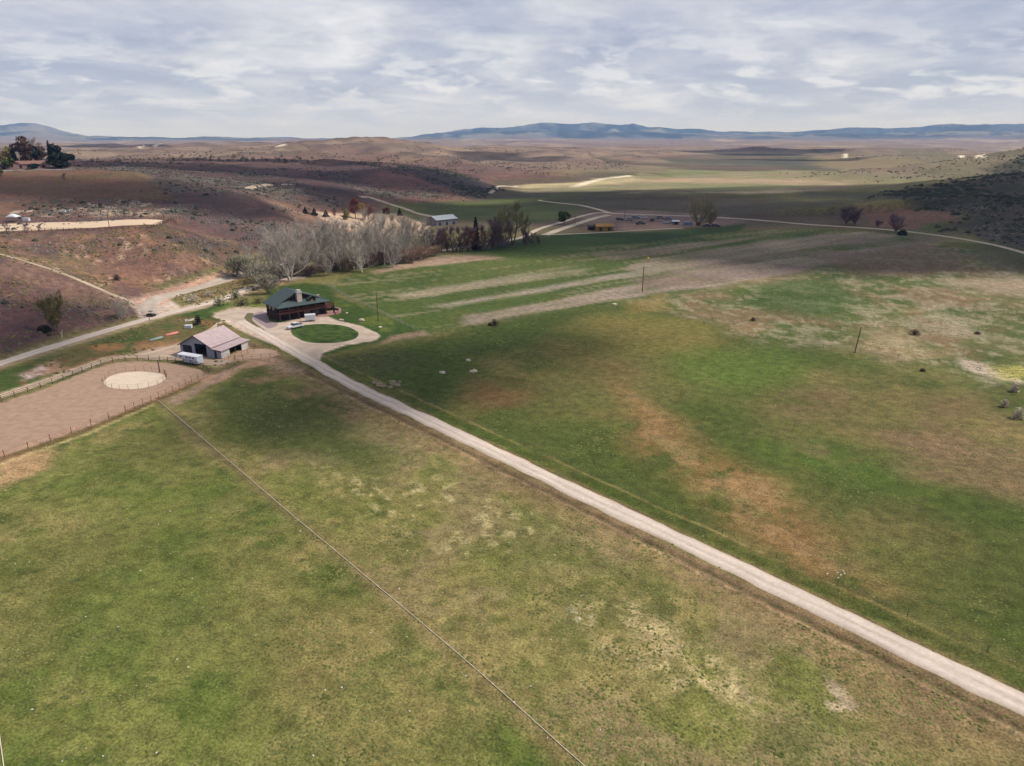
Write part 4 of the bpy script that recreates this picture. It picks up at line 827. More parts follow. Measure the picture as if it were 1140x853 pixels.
# ---- vehicles
def wheels(parent, xs, wy, r, w=.24):
    for x_ in xs:
        for s in (-1, 1):
            b = MB(); b.disc_y((x_, s*wy, r), r, w, 16); t = b.build('wheel', M_RUB, parent)
            b = MB(); b.disc_y((x_, s*(wy+.13), r), r*.55, .03, 12); b.build('rim', M_MET, t)
def pickup(name, loc, ang, lab, body=M_WP, cat='pickup truck', L=5.6, Wd=1.95, cab='pickup'):
    h = empty(name, loc, ang); tag(h, lab, cat); w = Wd/2
    pr = [(-L/2, .5), (L/2, .5), (L/2+.02, .8), (L/2-.1, 1.08), (L*.19, 1.15), (-L/2, 1.15)]
    b = MB(); b.prism_y(pr, -w, w); bd = b.build('body', body, h)
    mod = bd.modifiers.new('b', 'BEVEL'); mod.width = .07; mod.segments = 2
    x0 = -.15*L if cab == 'pickup' else -L*.44
    b = MB(); zt = 1.86; bb = [(x0, -w+.06, 1.15), (L*.21, -w+.06, 1.15), (L*.21, w-.06, 1.15), (x0, w-.06, 1.15)]; tt = [(x0+.12, -w+.22, zt), (L*.11, -w+.22, zt), (L*.11, w-.22, zt), (x0+.12, w-.22, zt)]
    b.hexa(bb, tt); cb = b.build('cab', M_GLS, h)
    b = MB(); b.box(x0+.08, L*.12, -w+.19, w-.19, zt+.003, zt+.06)
    for xx in (x0+.14, L*.0): 
        for s in (-1, 1): b.tube((xx, s*(w-.05), 1.16), (xx+.02, s*(w-.19), zt+.02), .05, .05, 4)
    b.build('roof', body, h)
    if cab == 'pickup':
        b = MB(); b.box(-L/2+.1, x0-.08, -w+.14, w-.14, 1.153, 1.17); b.build('bed', M_RUB, h)
    for s in (-1, 1):
        b = MB(); b.box(L/2-.12, L/2+.03, s*(w-.32)-.16, s*(w-.32)+.16, .78, .95); b.build('headlight', pmat('lamp_glass', (.7, .7, .72), .2, 3, .05), h)
        b = MB(); b.box(-L/2-.02, -L/2+.03, s*(w-.15)-.09, s*(w-.15)+.09, .8, 1.05); b.build('tail_light', M_RED, h)
    wheels(h, (-L*.31, L*.32), w-.06, .39); return h
def along(pa, pb):
    a = G(*pa); b = G(*pb); return (a+b)/2, math.atan2(b[1]-a[1], b[0]-a[0])
c, an = along((336, 364), (321, 367)); pickup('pickup_truck', c, an, 'white pickup truck parked on the gravel in front of the log house')
def cargo():
    c, an = along((340.5, 358), (351.5, 357.2)); h = empty('cargo_trailer', c, an); tag(h, 'small white enclosed cargo trailer parked below the deck of the log house', 'trailer')
    b = MB(); b.box(-1.9, 1.7, -1.0, 1.0, .5, 2.45); bd = b.build('body', M_WP, h); mod = bd.modifiers.new('b', 'BEVEL'); mod.width = .08; mod.segments = 2
    b = MB(); b.box(-1.92, -1.9, -.9, .9, .6, 2.3); b.build('rear_door', pmat('trailer_door', alb(210, 212, 216), .4, 2, .05), h)
    b = MB(); b.tube((1.7, 0, .55), (2.9, 0, .5), .06, .06); b.build('tongue', M_DKM, h); wheels(h, (-.1,), 1.03, .34)
cargo()
def horse_trailer():
    c, an = along((228, 407), (199, 402)); h = empty('horse_trailer', c, an); tag(h, 'long white horse trailer with dark side windows parked beside the barn', 'trailer')
    pr = [(-3.5, .45), (2.0, .45), (2.2, 1.35), (3.8, 1.35), (3.8, 2.5), (-3.5, 2.5)]
    b = MB(); b.prism_y(pr, -1.1, 1.1); bd = b.build('body', pmat('trailer_white', alb(206, 214, 230), .4, 2, .06, spec=.5), h); mod = bd.modifiers.new('b', 'BEVEL'); mod.width = .06; mod.segments = 2
    b = MB(); b.hexa([(-3.6, -1.15, 2.502), (3.85, -1.15, 2.502), (3.85, 1.15, 2.502), (-3.6, 1.15, 2.502)], [(-3.5, -.8, 2.68), (3.75, -.8, 2.68), (3.75, .8, 2.68), (-3.5, .8, 2.68)]); b.build('roof', M_WP, h)
    for s in (-1, 1):
        for x_ in (-2.1, -.9, .3, 2.6):
            b = MB(); y_ = s*1.115; b.box(x_-.36, x_+.36, min(y_, y_+s*.02), max(y_, y_+s*.02), 1.75, 2.2); b.build('window', M_GLS, h)
    b = MB(); b.tube((3.2, 0, 1.35), (3.2, 0, .7), .08, .08); b.build('hitch', M_DKM, h)
    for y_ in (-1.3, 1.1): b = MB(); b.box(-1.9, .1, y_, y_+.2, .72, .86); b.build('fender', M_WP, h)
    wheels(h, (-1.4, -.45), 1.12, .38)
horse_trailer()
# black side-by-side at the junction
def utv():
    c, an = along((164, 352), (173, 353)); h = empty('utility_vehicle', c, an); tag(h, 'small black open utility vehicle standing at the road junction', 'vehicle')
    b = MB(); b.prism_y([(-1.5, .4), (1.3, .4), (1.5, .75), (1.0, 1.0), (-.2, .95), (-1.5, .95)], -.75, .75); b.build('body', M_RUB, h)
    b = MB()
    for x_ in (-.5, .7):
        for s in (-1, 1): b = MB(); b.tube((x_, s*.68, .95), (x_*.7, s*.6, 1.9), .04, .04, 5); b.build('cage_bar', M_RUB, h)
    b = MB(); b.box(-.6, .65, -.68, .68, 1.9, 1.97); b.build('canopy', M_RUB, h)
    wheels(h, (-1.0, 1.0), .72, .34)
utv()

# ---- fences
def post_mesh(hh, r, mat, n=6):
    b = MB(); b.tube((0, 0, -.3), (0, 0, hh), r, r*.9, n); me_o = b.build('post', mat); return me_o
def fence(pts, spacing, hh, rails, lab, r=.09, mat=M_POST, rmat=M_RAIL, rr_=.05, name='rail_fence', px=True, closed=False, group=None, cat='fence', maxp=100):
    P = wpoly(pts) if px else np.array(pts); 
    if closed: P = np.vstack([P, P[:1]])
    C_ = catmull(P, .8) if len(P) > 2 else np.linspace(P[0], P[1], 60); al = np.r_[0, np.cumsum(np.linalg.norm(np.diff(C_, axis=0), axis=1))]
    n = max(2, min(maxp, int(al[-1]/spacing)+1)); tt = np.linspace(0, al[-1], n); X = np.interp(tt, al, C_[:,0]); Y = np.interp(tt, al, C_[:,1]); Z = H(X, Y)
    o = empty(name, (X[0], Y[0], Z[0])); tag(o, lab, cat, group); po = post_mesh(hh, r, mat)
    for i in range(n - (1 if closed else 0)):
        q = po if i == 0 else po.copy()
        if i: COL.objects.link(q)
        q.parent = o; q.location = (X[i]-X[0], Y[i]-Y[0], Z[i]-Z[0]); q.rotation_euler = (random.uniform(-.04, .04), random.uniform(-.04, .04), random.uniform(0, 3)); q.scale = (1, 1, random.uniform(.92, 1.06))
    for z_ in rails:
        b = MB()
        for i in range(n-1): b.tube((X[i]-X[0], Y[i]-Y[0], Z[i]-Z[0]+z_), (X[i+1]-X[0], Y[i+1]-Y[0], Z[i+1]-Z[0]+z_), rr_, rr_, 4, caps=False)
        b.build('rail', rmat, o)
    return o
M_DRT = pmat('dark_rail', alb(92, 72, 64), .9, 4, .3); M_RUST = pmat('rusty_steel', alb(128, 82, 66), .8, 5, .3)
fence([(-110,488),(-60,470),(0,447),(60,427),(118,404.5),(150,401),(178,401.5)], 3.2, 1.4, (.5, .9, 1.3), 'brown rail fence along the upper left edge of the pink dirt arena', mat=M_DRT, rmat=M_DRT)
fence([(178,401.5),(205,405),(227,410),(233,416)], 2.6, 1.4, (.5, .9, 1.3), 'brown rail fence between the dirt arena and the horse trailer', mat=M_DRT, rmat=M_DRT)
fence([(233,416),(215,425),(176,444),(140,459)], 2.4, 1.6, (.5, 1.0, 1.5), 'rusty steel panel fence from the barn down to the pasture corner', mat=M_RUST, rmat=M_RUST, r=.06, rr_=.03)
fence([(140,459),(100,475),(40,497),(0,511),(-60,533),(-110,553)], 4.2, 1.5, (.7, 1.2), 'thin post fence along the lower edge of the dirt arena', mat=M_RUST, rmat=M_RUST, r=.08, rr_=.018)
fence([(114,426),(122,419),(136,415),(154,413.4),(172,414.5),(184,417.7),(185.5,423),(175,429.6),(156,434),(136,434.4),(119,431.6)], 2.4, 1.5, (.5, 1.0, 1.5), 'round pen of dark rusty panels around the pale sand circle', mat=M_RUST, rmat=M_RUST, r=.04, rr_=.013, name='round_pen', closed=True, cat='pen')
fence([(249,398.5),(262,401.5),(285,400.5),(308,398),(313,394),(300,389),(276,387.5)], 2.4, 1.6, (.5, 1.0, 1.5), 'reddish panel corral beside the lean-to of the barn', mat=M_RUST, rmat=M_RUST, r=.06, rr_=.03, name='corral_fence')
fence([(262,400.5),(283,391.5)], 2.4, 1.6, (.5, 1.0, 1.5), 'short reddish cross fence inside the corral by the barn', mat=M_RUST, rmat=M_RUST, r=.06, rr_=.03, name='corral_fence')
fence([(235,413),(262,405.5),(300,404)], 6, 1.3, (.6, 1.1), 'thin wire fence along the bare strip below the corral', mat=M_POST, rmat=M_POST, r=.06, rr_=.012)
fence([(-40,262.5),(0,261),(45,258),(100,257),(150,255),(172,252.5),(190,246),(200,243.5)], 2.6, 1.6, (.7, 1.3), 'weathered rail fence on the near side of the bright sand arena on the bench', mat=M_POST, rmat=M_POST, r=.14, rr_=.06)
fence([(172,244),(183,243.3),(192,246),(197,250)], 2.6, 1.8, (.6, 1.2, 1.7), 'grey rail pen at the right end of the bright sand arena', mat=M_RAIL, rmat=M_RAIL, r=.15, rr_=.08)
fence([(-20,191.5),(20,190.8),(50,190.2),(80,189.8)], 5, 1.3, (.5, 1.1), 'white rail fence in front of the house on the hill', mat=M_WP, rmat=M_WP, r=.14, rr_=.12)
fence([(362,318),(385,330),(420,347),(450,362),(466,369.5)], 4, 1.2, (.6, 1.1), 'pale rail fence between the lawn of the log house and the green field', mat=M_CON, rmat=M_CON, r=.08, rr_=.05)
fence([(466,371),(520,366.5),(553,362),(600,353.5),(690,338.5)], 9, 1.2, (.5, 1.0), 'long wire fence along the near edge of the striped field', mat=M_POST, rmat=M_POST, r=.06, rr_=.012)
fence([(690,338.5),(740,350),(800,367),(860,380),(953,392.5),(1040,403),(1140,421)], 10, 1.2, (.5, 1.0), 'wire fence across the right-hand pasture past the leaning pole', mat=M_POST, rmat=M_POST, r=.06, rr_=.012)
fp = [tuple((ROAD_A[:2]+_rd*t-_rn*6.6)) for t in (-84, -50, -20, 10, 40, 70, 110)]
fence(fp, 9, 1.15, (.35, .7, 1.05), 'wire fence with thin posts on the far side of the pale farm road', mat=M_POST, rmat=M_MET, r=.045, rr_=.006, px=False, name='wire_fence')
def pipe():
    P = catmull(wpoly(pl if False else [(176,446),(214,478),(280,535),(345,590),(420,653),(520,737),(640,844),(760,952)]), 1.5); Z = H(P[:,0], P[:,1])+.07; o0 = (P[0,0], P[0,1], Z[0]); o = empty('irrigation_pipe', o0); tag(o, 'thin pale irrigation pipe line lying straight across the near pasture', 'pipe')
    jm = pmat('pale_pipe', alb(232, 218, 190), .6, 3, .1, spec=.4); b = MB()
    for i in range(len(P)-1): b.tube((P[i,0]-o0[0], P[i,1]-o0[1], Z[i]-o0[2]), (P[i+1,0]-o0[0], P[i+1,1]-o0[1], Z[i+1]-o0[2]), .05, .05, 6, caps=False)
    b.build('pipe_run', jm, o)
    b = MB()
    for i in range(0, len(P)-1, 8): b.tube((P[i,0]-o0[0], P[i,1]-o0[1], Z[i]-o0[2]-.02), (P[i,0]-o0[0]+.15, P[i,1]-o0[1]-.15, Z[i]-o0[2]), .075, .075, 8)
    b.build('coupling', jm, o)
pipe()
def pipe_end():
    a = G(-1, 815); b_ = G(5, 858); o = empty('irrigation_pipe', (a[0], a[1], a[2]+.12)); tag(o, 'short visible end of a pale pipe in the lower left corner of the pasture', 'pipe'); b = MB(); b.tube((0, 0, 0), (b_[0]-a[0], b_[1]-a[1], b_[2]-a[2]), .05, .05, 6); b.build('pipe_run', MATS['pale_pipe'], o)
    b = MB(); b.tube((0, 0, -.02), (.15, -.2, 0), .075, .075, 8); b.build('coupling', M_MET, o)
pipe_end()

# ---- poles
def pole(px, pyb, pyt, lab, lean=0.0, arm=False, r=.15):
    g = G(px, pyb); top = at_depth(px, pyt, g[1]); hh = max(2.0, top[2]-g[2]); o = empty('utility_pole', g); tag(o, lab, 'pole'); o.rotation_euler = (0, lean, 0)
    b = MB(); b.tube((0, 0, -.5), (0, 0, hh), r, r*.7, 8); b.build('pole', M_POST, o)
    if arm:
        b = MB(); b.box(-1.1, 1.1, -.06, .06, hh-.7, hh-.55); b.build('crossarm', M_POST, o)
    return o
pole(421, 357, 325, 'tall dark utility pole beside the lawn fence of the log house', arm=False, r=.16)
pole(715, 325.5, 297, 'tall dark utility pole at the foot of the grey striped field', r=.2)
pole(951.5, 393, 364, 'leaning dark utility pole alone in the right-hand pasture', lean=.08, r=.17)
pole(178, 415, 400.5, 'thick dark post at the back of the round pen', r=.17)
pole(122, 254, 240, 'thin pole standing on the bright sand arena', r=.16)
pole(184.5, 420, 412, 'short rusty post at the right side of the round pen', r=.14)
pole(551, 275, 241, 'dark utility pole among the bare trees by the valley road', arm=True, r=.2)
pole(695.5, 243, 226, 'utility pole rising behind the junk yard', arm=True, r=.25)
pole(640, 250, 240, 'short pole beside the pale valley road left of the ochre shed', r=.2)
pole(166.5, 357, 353.3, 'short grey marker post at the edge of the gravel road', r=.13)
pole(282, 331, 321, 'thin dark pole at the bend behind the log house', r=.12)
pole(306.5, 325, 312, 'slender pole by the left gable of the log house', r=.13)

# ------------------------------------------------------------------ trees
def tri_tubes(segs, n=3):
    """segs: array (m,8) = p0(3) p1(3) r0 r1 -> verts, quads"""
    S = np.array(segs, float); m = len(S); A = S[:, :3]; B = S[:, 3:6]; d = B-A; l = np.linalg.norm(d, axis=1)[:, None]+1e-9; d = d/l
    q = np.where(np.abs(d[:, 2:3]) < .9, [[0, 0, 1.]], [[1., 0, 0]]); u = np.cross(d, q); u /= np.linalg.norm(u, axis=1)[:, None]; w = np.cross(d, u)
    V_ = np.zeros((m, 2*n, 3))
    for k in range(n):
        t = 2*math.pi*k/n; o = u*math.cos(t)+w*math.sin(t); V_[:, k] = A+o*S[:, 6:7]; V_[:, n+k] = B+o*S[:, 7:8]
    base = (np.arange(m)*2*n)[:, None]; F_ = [base+np.array([[k, (k+1) % n, (k+1) % n+n, k+n]]) for k in range(n)]
    return V_.reshape(-1, 3), np.concatenate(F_, 0)
def unit(v): return v/(np.linalg.norm(v)+1e-9)
def bare_tree(hh, spread, seed, mt, mc, twigs=2600, trunks=1, tw=.035, tl=1.5, low=.25, haze_leaf=None, nleaf=0):
    g = np.random.default_rng(seed); root = empty('bare_tree', (0, 0, 0)); trunk = []; br = []; ends = []
    for k in range(trunks):
        a0 = g.uniform(0, 6.28); lean = (.08 if trunks == 1 else .38)*g.uniform(.6, 1.2); p = np.array([math.cos(a0)*.25*(trunks > 1), math.sin(a0)*.25*(trunks > 1), -.3]); d = unit(np.array([math.cos(a0)*lean, math.sin(a0)*lean, 1])); r = hh*.020/(trunks**.35)
        L = hh*g.uniform(.62, .78); n = 6
        for i in range(n):
            q = p+d*L/n; r2 = r*.82; trunk.append([*p, *q, r, r2]); f = (i+1)/n
            if f > low:
                for j in range(3 if i < n-1 else 5):
                    a1 = g.uniform(0, 6.28); bd = unit(np.array([math.cos(a1), math.sin(a1), g.uniform(.1, 1.5)])); bl = spread*g.uniform(.4, 1.05)*(1.25-.55*f); bp = q.copy(); rr2 = r2*.6; m_ = 4
                    for s in range(m_):
                        bq = bp+bd*bl/m_; br.append([*bp, *bq, rr2, rr2*.72]); rr2 *= .72; bd = unit(bd+g.normal(0, .18, 3)+np.array([0, 0, .16])); bp = bq
                        if s >= 1:
                            for c in range(2):
                                sd = unit(bd+g.normal(0, .55, 3)+np.array([0, 0, .25])); sl2 = bl*.33*g.uniform(.6, 1.2); sq = bp+sd*sl2; br.append([*bp, *sq, rr2*.7, rr2*.3]); ends.append((bp, sd, sl2))
                        ends.append((bp-bd*bl/m_, bd, bl/m_))
            p = q; r = r2; d = unit(d+g.normal(0, .07, 3))
    E = len(ends); tg = []
    ii = g.integers(0, E, twigs); P0 = np.array([ends[i][0] for i in ii]); Dn = np.array([ends[i][1] for i in ii]); Ln = np.array([ends[i][2] for i in ii])
    st = P0+Dn*Ln[:, None]*g.uniform(.1, 1.05, (twigs, 1)); dd = Dn*1.0+g.normal(0, .38, (twigs, 3))+np.array([0, 0, .35]); dd /= np.linalg.norm(dd, axis=1)[:, None]
    en = st+dd*tl*g.uniform(.5, 1.2, (twigs, 1)); tg = np.concatenate([st, en, np.full((twigs, 1), tw), np.full((twigs, 1), tw*.3)], 1)
    V_, F_ = tri_tubes(trunk, 7); np_mesh('trunk', V_, F_, mt, 4, root, True)
    V_, F_ = tri_tubes(br, 4); V2, F2 = tri_tubes(tg, 3); bo = np_mesh('crown', np.vstack([V_, V2]), np.vstack([F_, F2+len(V_)]), mc, 4, root); bo.data.materials.append(mt); bo.data.polygons.foreach_set('material_index', np.r_[np.ones(len(F_)), np.zeros(len(F2))].astype(np.int32))
    if nleaf:
        c = en[g.integers(0, twigs, nleaf)]+g.normal(0, .25, (nleaf, 3)); leafquads('leaves', c, .16, haze_leaf, root, g)
    return root
def leafquads(name, C, sz, mat, parent, g):
    n = len(C); u = g.normal(0, 1, (n, 3)); u /= np.linalg.norm(u, axis=1)[:, None]; w = np.cross(u, g.normal(0, 1, (n, 3))); w /= np.linalg.norm(w, axis=1)[:, None]
    s = (sz*g.uniform(.6, 1.4, (n, 1))); V_ = np.stack([C-u*s-w*s*.6, C+u*s-w*s*.6, C+u*s+w*s*.6, C-u*s+w*s*.6], 1).reshape(-1, 3)
    F_ = np.arange(4*n).reshape(n, 4); return np_mesh(name, V_, F_, mat, 4, parent)
def leafy_tree(hh, wd, seed, mt, ml, n=1500, sz=.3, lobes=9, base=.18, name='leafy_tree', core=True):
    g = np.random.default_rng(seed); root = empty(name, (0, 0, 0)); b = []; C = []
    b.append([0, 0, -.3, 0, 0, hh*.5, hh*.022, hh*.014])
    for k in range(lobes):
        a = g.uniform(0, 6.28); rr_ = wd*.5*g.uniform(.1, .62); z = hh*g.uniform(base+.14, .84); cx, cy = rr_*math.cos(a), rr_*math.sin(a)
        b.append([0, 0, hh*.25*g.uniform(.6, 1.4), cx, cy, z, hh*.010, hh*.004]); lr = np.array([wd*.26, wd*.26, hh*.17])*g.uniform(.7, 1.2)
        q = g.normal(0, 1, (n//lobes, 3)); q /= np.linalg.norm(q, axis=1)[:, None]; q *= g.uniform(.45, 1.08, (len(q), 1))**.6; C.append(np.array([cx, cy, z])+q*lr)
    V_, F_ = tri_tubes(b, 6); np_mesh('trunk', V_, F_, mt, 4, root, True); leafquads('crown', np.concatenate(C), sz, ml, root, g); return root
def conifer(hh, wd, seed, mt, ml, n=1500, name='conifer_tree'):
    g = np.random.default_rng(seed); root = empty(name, (0, 0, 0)); V_, F_ = tri_tubes([[0, 0, -.3, 0, 0, hh*.97, hh*.02, .03]], 6); np_mesh('trunk', V_, F_, mt, 4, root, True)
    z = hh*(.06+.94*(1-np.sqrt(g.uniform(0, 1, n)))); a = g.uniform(0, 6.28, n); lay = .8+.28*np.sin(z*3.1+a*2); r_ = wd*.5*(1-z/hh)*lay*g.uniform(.5, 1, n)+.05
    leafquads('crown', np.stack([r_*np.cos(a), r_*np.sin(a), z-r_*.25], 1), max(.18, hh*.028), ml, root, g); return root
def bush(hh, wd, seed, mt, ml, n=500, sz=.16, name='bush', twig=True):
    g = np.random.default_rng(seed); root = empty(name, (0, 0, 0)); S = []
    for k in range(70):
        a = g.uniform(0, 6.28); t = g.uniform(.1, 1); e = np.array([math.cos(a)*wd*.5*t, math.sin(a)*wd*.5*t, hh*g.uniform(.6, 1.05)*(1.1-.5*t)]); m_ = e*.5+g.normal(0, .06*wd, 3)*[1, 1, .2]; S.append([0, 0, -.1, *m_, .05, .03]); S.append([*m_, *e, .03, .012])
    V_, F_ = tri_tubes(S, 3); np_mesh('stem', V_, F_, mt, 4, root)
    q = g.normal(0, 1, (n, 3)); q /= np.linalg.norm(q, axis=1)[:, None]; q[:, 2] = np.abs(q[:, 2]); q *= g.uniform(.5, 1.05, (n, 1)); leafquads('foliage', q*[wd*.5, wd*.5, hh], sz, ml, root, g); return root
def place(o, px, py, lab, cat, group=None, s=1.0, rz=None, first=True, zs=1.0, drop=.1):
    t = o if first else copy_tree(o); g = G(px, py); t.location = (g[0], g[1], g[2]-drop); t.rotation_euler = (0, 0, random.uniform(0, 6.28) if rz is None else rz); t.scale = (s, s, s*zs); tag(t, lab, cat, group); return t
M_BK = pmat('pale_bark', alb(212, 202, 190), .9, 3, .15); M_TWG = pmat('pale_twigs', alb(178, 166, 162), .9, .25, .22, c2=alb(190, 178, 162)); M_BKD = pmat('dark_bark', alb(92, 76, 72), .9, 3, .25)
M_TWD = pmat('mauve_twigs', alb(138, 112, 116), .9, .3, .25); M_TWR = pmat('russet_twigs', alb(146, 104, 96), .9, .4, .25); M_TWO = pmat('olive_twigs', alb(160, 150, 104), .9, .3, .25)
def lmat(n, c, a=.35): 
    m = pmat(n, c, .85, .7, a, spec=.15); return m
M_LOL = lmat('budding_leaves', alb(150, 138, 88)); M_LDG = lmat('dark_evergreen', alb(44, 56, 40)); M_LGR = lmat('green_leaves', alb(82, 96, 48)); M_LYE = lmat('yellow_catkins', alb(176, 140, 82)); M_LRD = lmat('red_buds', alb(126, 78, 64)); M_LBR = lmat('brown_scrub', alb(112, 88, 74)); M_LPG = lmat('pale_green_buds', alb(158, 164, 112)); M_LGY = lmat('grey_scrub', alb(214, 200, 168))
GRP = 'bare cottonwoods along the creek'
# prototypes (each is used for its first tree, then copied)
ct = [bare_tree(20, 8.5, 11, M_BK, M_TWG, 2800, 4, .028, 2.4, low=.08), bare_tree(17, 6.4, 12, M_BK, M_TWG, 1400, 2, .028, 2.3, low=.1), bare_tree(15, 6.0, 13, M_BK, M_TWG, 1400, 3, .028, 2.2, low=.05), bare_tree(18, 6.0, 14, M_BK, M_TWG, 1400, 1, .028, 2.3, low=.12)]
used = [False]*8
def tree_at(lib, flags, k, px, py, ptop, lab, cat, group, hnat, wsc=1.0):
    g = G(px, py); top = at_depth(px, ptop, g[1]); hh = max(1.5, top[2]-g[2]); s = hh/hnat
    t = place(lib[k], px, py, lab, cat, group, first=not flags[k]); flags[k] = True; t.scale = (s*wsc, s*wsc, s); return t
fl = [False]*4; HN = [20.5, 16, 15, 16.5]
HN = [20.5, 16, 15, 16.5]
names_ct = ['broad silver-grey bare cottonwood directly behind the log house, widest crown of the creek row']
belt = [(0,322,313,248,1.0),(2,300,312,262,1),(1,345,306,250,1),(3,362,302,246,1),(2,380,301,252,1),(1,396,300,244,1),(0,413,297,240,.8),(3,428,295,243,1),(1,444,291,238,1),(2,460,288,242,1),(3,474,284,246,1),
        (1,290,303,268,1),(3,335,292,248,1),(1,352,287,242,1),(2,372,285,243,1),(1,390,282,238,1),(3,408,278,236,1),(2,424,275,236,1),(1,440,272,236,1),(2,456,270,238,1),(1,468,268,242,1),(2,405,303,262,1.1),(2,366,306,268,1.1),(2,436,298,262,1.1),(2,312,300,256,1)]
belt = [(k, a+random.uniform(-2, 2), b, c+random.uniform(-2, 5), w) for k, a, b, c, w in belt]
for j_ in range(7): belt.append((1+j_ % 3, 340+j_*17+(j_*37 % 5), 299-j_*.75-(j_*53 % 9), 246+(j_*29 % 11)-j_*.25, 1.15))
side = ['pale grey', 'ash grey', 'silvery', 'whitish grey']
def where(px):
    return 'just right of the log house roof' if px < 352 else 'near the left end of the creek belt' if px < 370 else 'left of the middle of the creek belt' if px < 395 else 'in the middle of the creek belt' if px < 418 else 'right of the middle of the creek belt' if px < 445 else 'at the right end of the creek belt'
for i, (k, px, py, pt, w) in enumerate(belt):
    tree_at(ct, fl, k, px, py, pt, names_ct[0] if i == 0 else 'pale grey bare cottonwood standing in the dense creek-side belt behind the log house', 'tree', GRP if i else None, HN[k], w)
# green-grey willows at the left end of the belt
wl = [bare_tree(9, 4.0, 21, M_TWO, M_TWG, 1500, 4, .035, 1.4, low=.05, haze_leaf=M_LPG, nleaf=420)]
fw = [False]
for (px, py, pt, lab) in [(262,309,282,'low greenish budding willow at the far left end of the creek belt'),(276,309,280,'greenish budding willow second from the left end of the creek belt'),(291,321,288,'yellow-green budding willow left of the log house roof'),(300,327,302,'small lime-green willow touching the left gable of the log house')]:
    tree_at(wl, fw, 0, px, py, pt, lab, 'tree', None, 9.5, 1.25)
cs = bare_tree(4.5, 2.6, 24, M_BK, pmat('tan_twigs', alb(150, 122, 102), .9, .3, .3), 1100, 5, .03, 1.2, low=.02); fcs = [False]
for k_ in range(30):
    px = 300+k_*6.3; py = 312-k_*.80+random.uniform(-4, 1)
    tree_at([cs], fcs, 0, px, py, py-random.uniform(10, 17), 'low tan leafless shrub in the undergrowth under the creek cottonwoods', 'shrub', 'leafless shrubs under the creek cottonwoods', 4.6, 1.4)
# right-hand grove: purplish bare trees, a tall budding poplar and a conifer
dt = [bare_tree(14, 3.4, 31, M_BKD, M_TWD, 1500, 2, .032, 1.8, low=.1), bare_tree(12, 3.2, 32, M_BKD, M_TWR, 1200, 2, .032, 1.7, low=.05)]
fd = [False]*2; GR2 = 'dark bare trees along the valley road'
for (k, px, py, pt) in [(0,476,281,252),(1,483,281,258),(0,491,281,250),(1,499,280,254),(0,506,281,247),(0,513,280,248),(1,520,280,250),(0,540,278,246),(0,548,277,240),(0,557,277,242),(1,563,276,248),(0,553,273,238),(1,534,279,252),(1,592,272,256),(1,600,272,260),(0,585,273,254),(1,488,276,252),(0,528,274,250)]:
    tree_at(dt, fd, k, px, py, pt, 'dark mauve-brown bare tree in the grove beside the pale valley road', 'tree', GR2, 14 if k == 0 else 12, 1.3)
pop = bare_tree(24, 6.0, 41, M_BKD, M_TWO, 2600, 2, .028, 2.0, low=.2, haze_leaf=M_LOL, nleaf=500)
fp_ = [False]
tree_at([pop], fp_, 0, 571, 273, 217, 'tallest olive budding tree over the right end of the bare grove', 'tree', None, 23, 1.0); tree_at([pop], fp_, 0, 556, 276, 226, 'olive budding tree just left of the tallest one in the grove', 'tree', None, 23, .9); tree_at([pop], fp_, 0, 583, 271, 230, 'olive budding tree at the right flank of the tallest one in the grove', 'tree', None, 23, .9)
def one(o, px, py, ptop, hnat, lab, cat='tree', wsc=1.0):
    return tree_at([o], [False], 0, px, py, ptop, lab, cat, None, hnat, wsc)
one(conifer(15, 5, 51, M_BKD, M_LDG), 530, 278, 241, 15, 'narrow dark green spruce standing alone among bare trees of the grove')
one(leafy_tree(6, 7, 52, M_BKD, M_LGR, 900, .3), 628, 250, 236, 5.6, 'round green bushy tree beside the forked pale valley road')
one(bare_tree(15, 8, 53, M_BKD, M_TWO, 1500, 3, .045, 2.2, low=.1), 777, 252, 222, 13.5, 'wide olive-dark bare tree standing at the right of the junk yard', wsc=1.1); one(bare_tree(10, 5, 54, M_BKD, M_TWO, 1300, 3, .06, 1.6, low=.1), 790, 251, 234, 9.5, 'smaller olive-dark bare tree right of the wide one by the junk yard')
one(bare_tree(12, 5, 55, M_BKD, M_TWD, 1500, 3, .05, 2.0, low=.05), 943, 250, 228, 12, 'larger dark bare tree clump on the plain above the valley road'); one(bare_tree(11, 4, 56, M_BKD, M_TWD, 1300, 3, .05, 2.0, low=.05), 952, 250.5, 229, 11, 'dark bare tree joined to the right of the larger clump on the plain')
one(bare_tree(6, 3, 57, M_BKD, M_TWD, 800, 3, .06, 1.2, low=.05), 977, 253, 244, 6.3, 'smallest dark bare tree between the two clumps on the right plain')
one(bare_tree(11, 4.5, 58, M_BKD, M_TWD, 1500, 3, .05, 1.8, low=.05), 997, 259, 237, 11, 'dark bare tree clump left of the brown field on the right'); one(bush(4, 6, 59, M_BKD, M_LDG, 500, .3), 1004, 262, 255, 4, 'low blackish bush at the foot of the dark bare tree clump', 'bush')
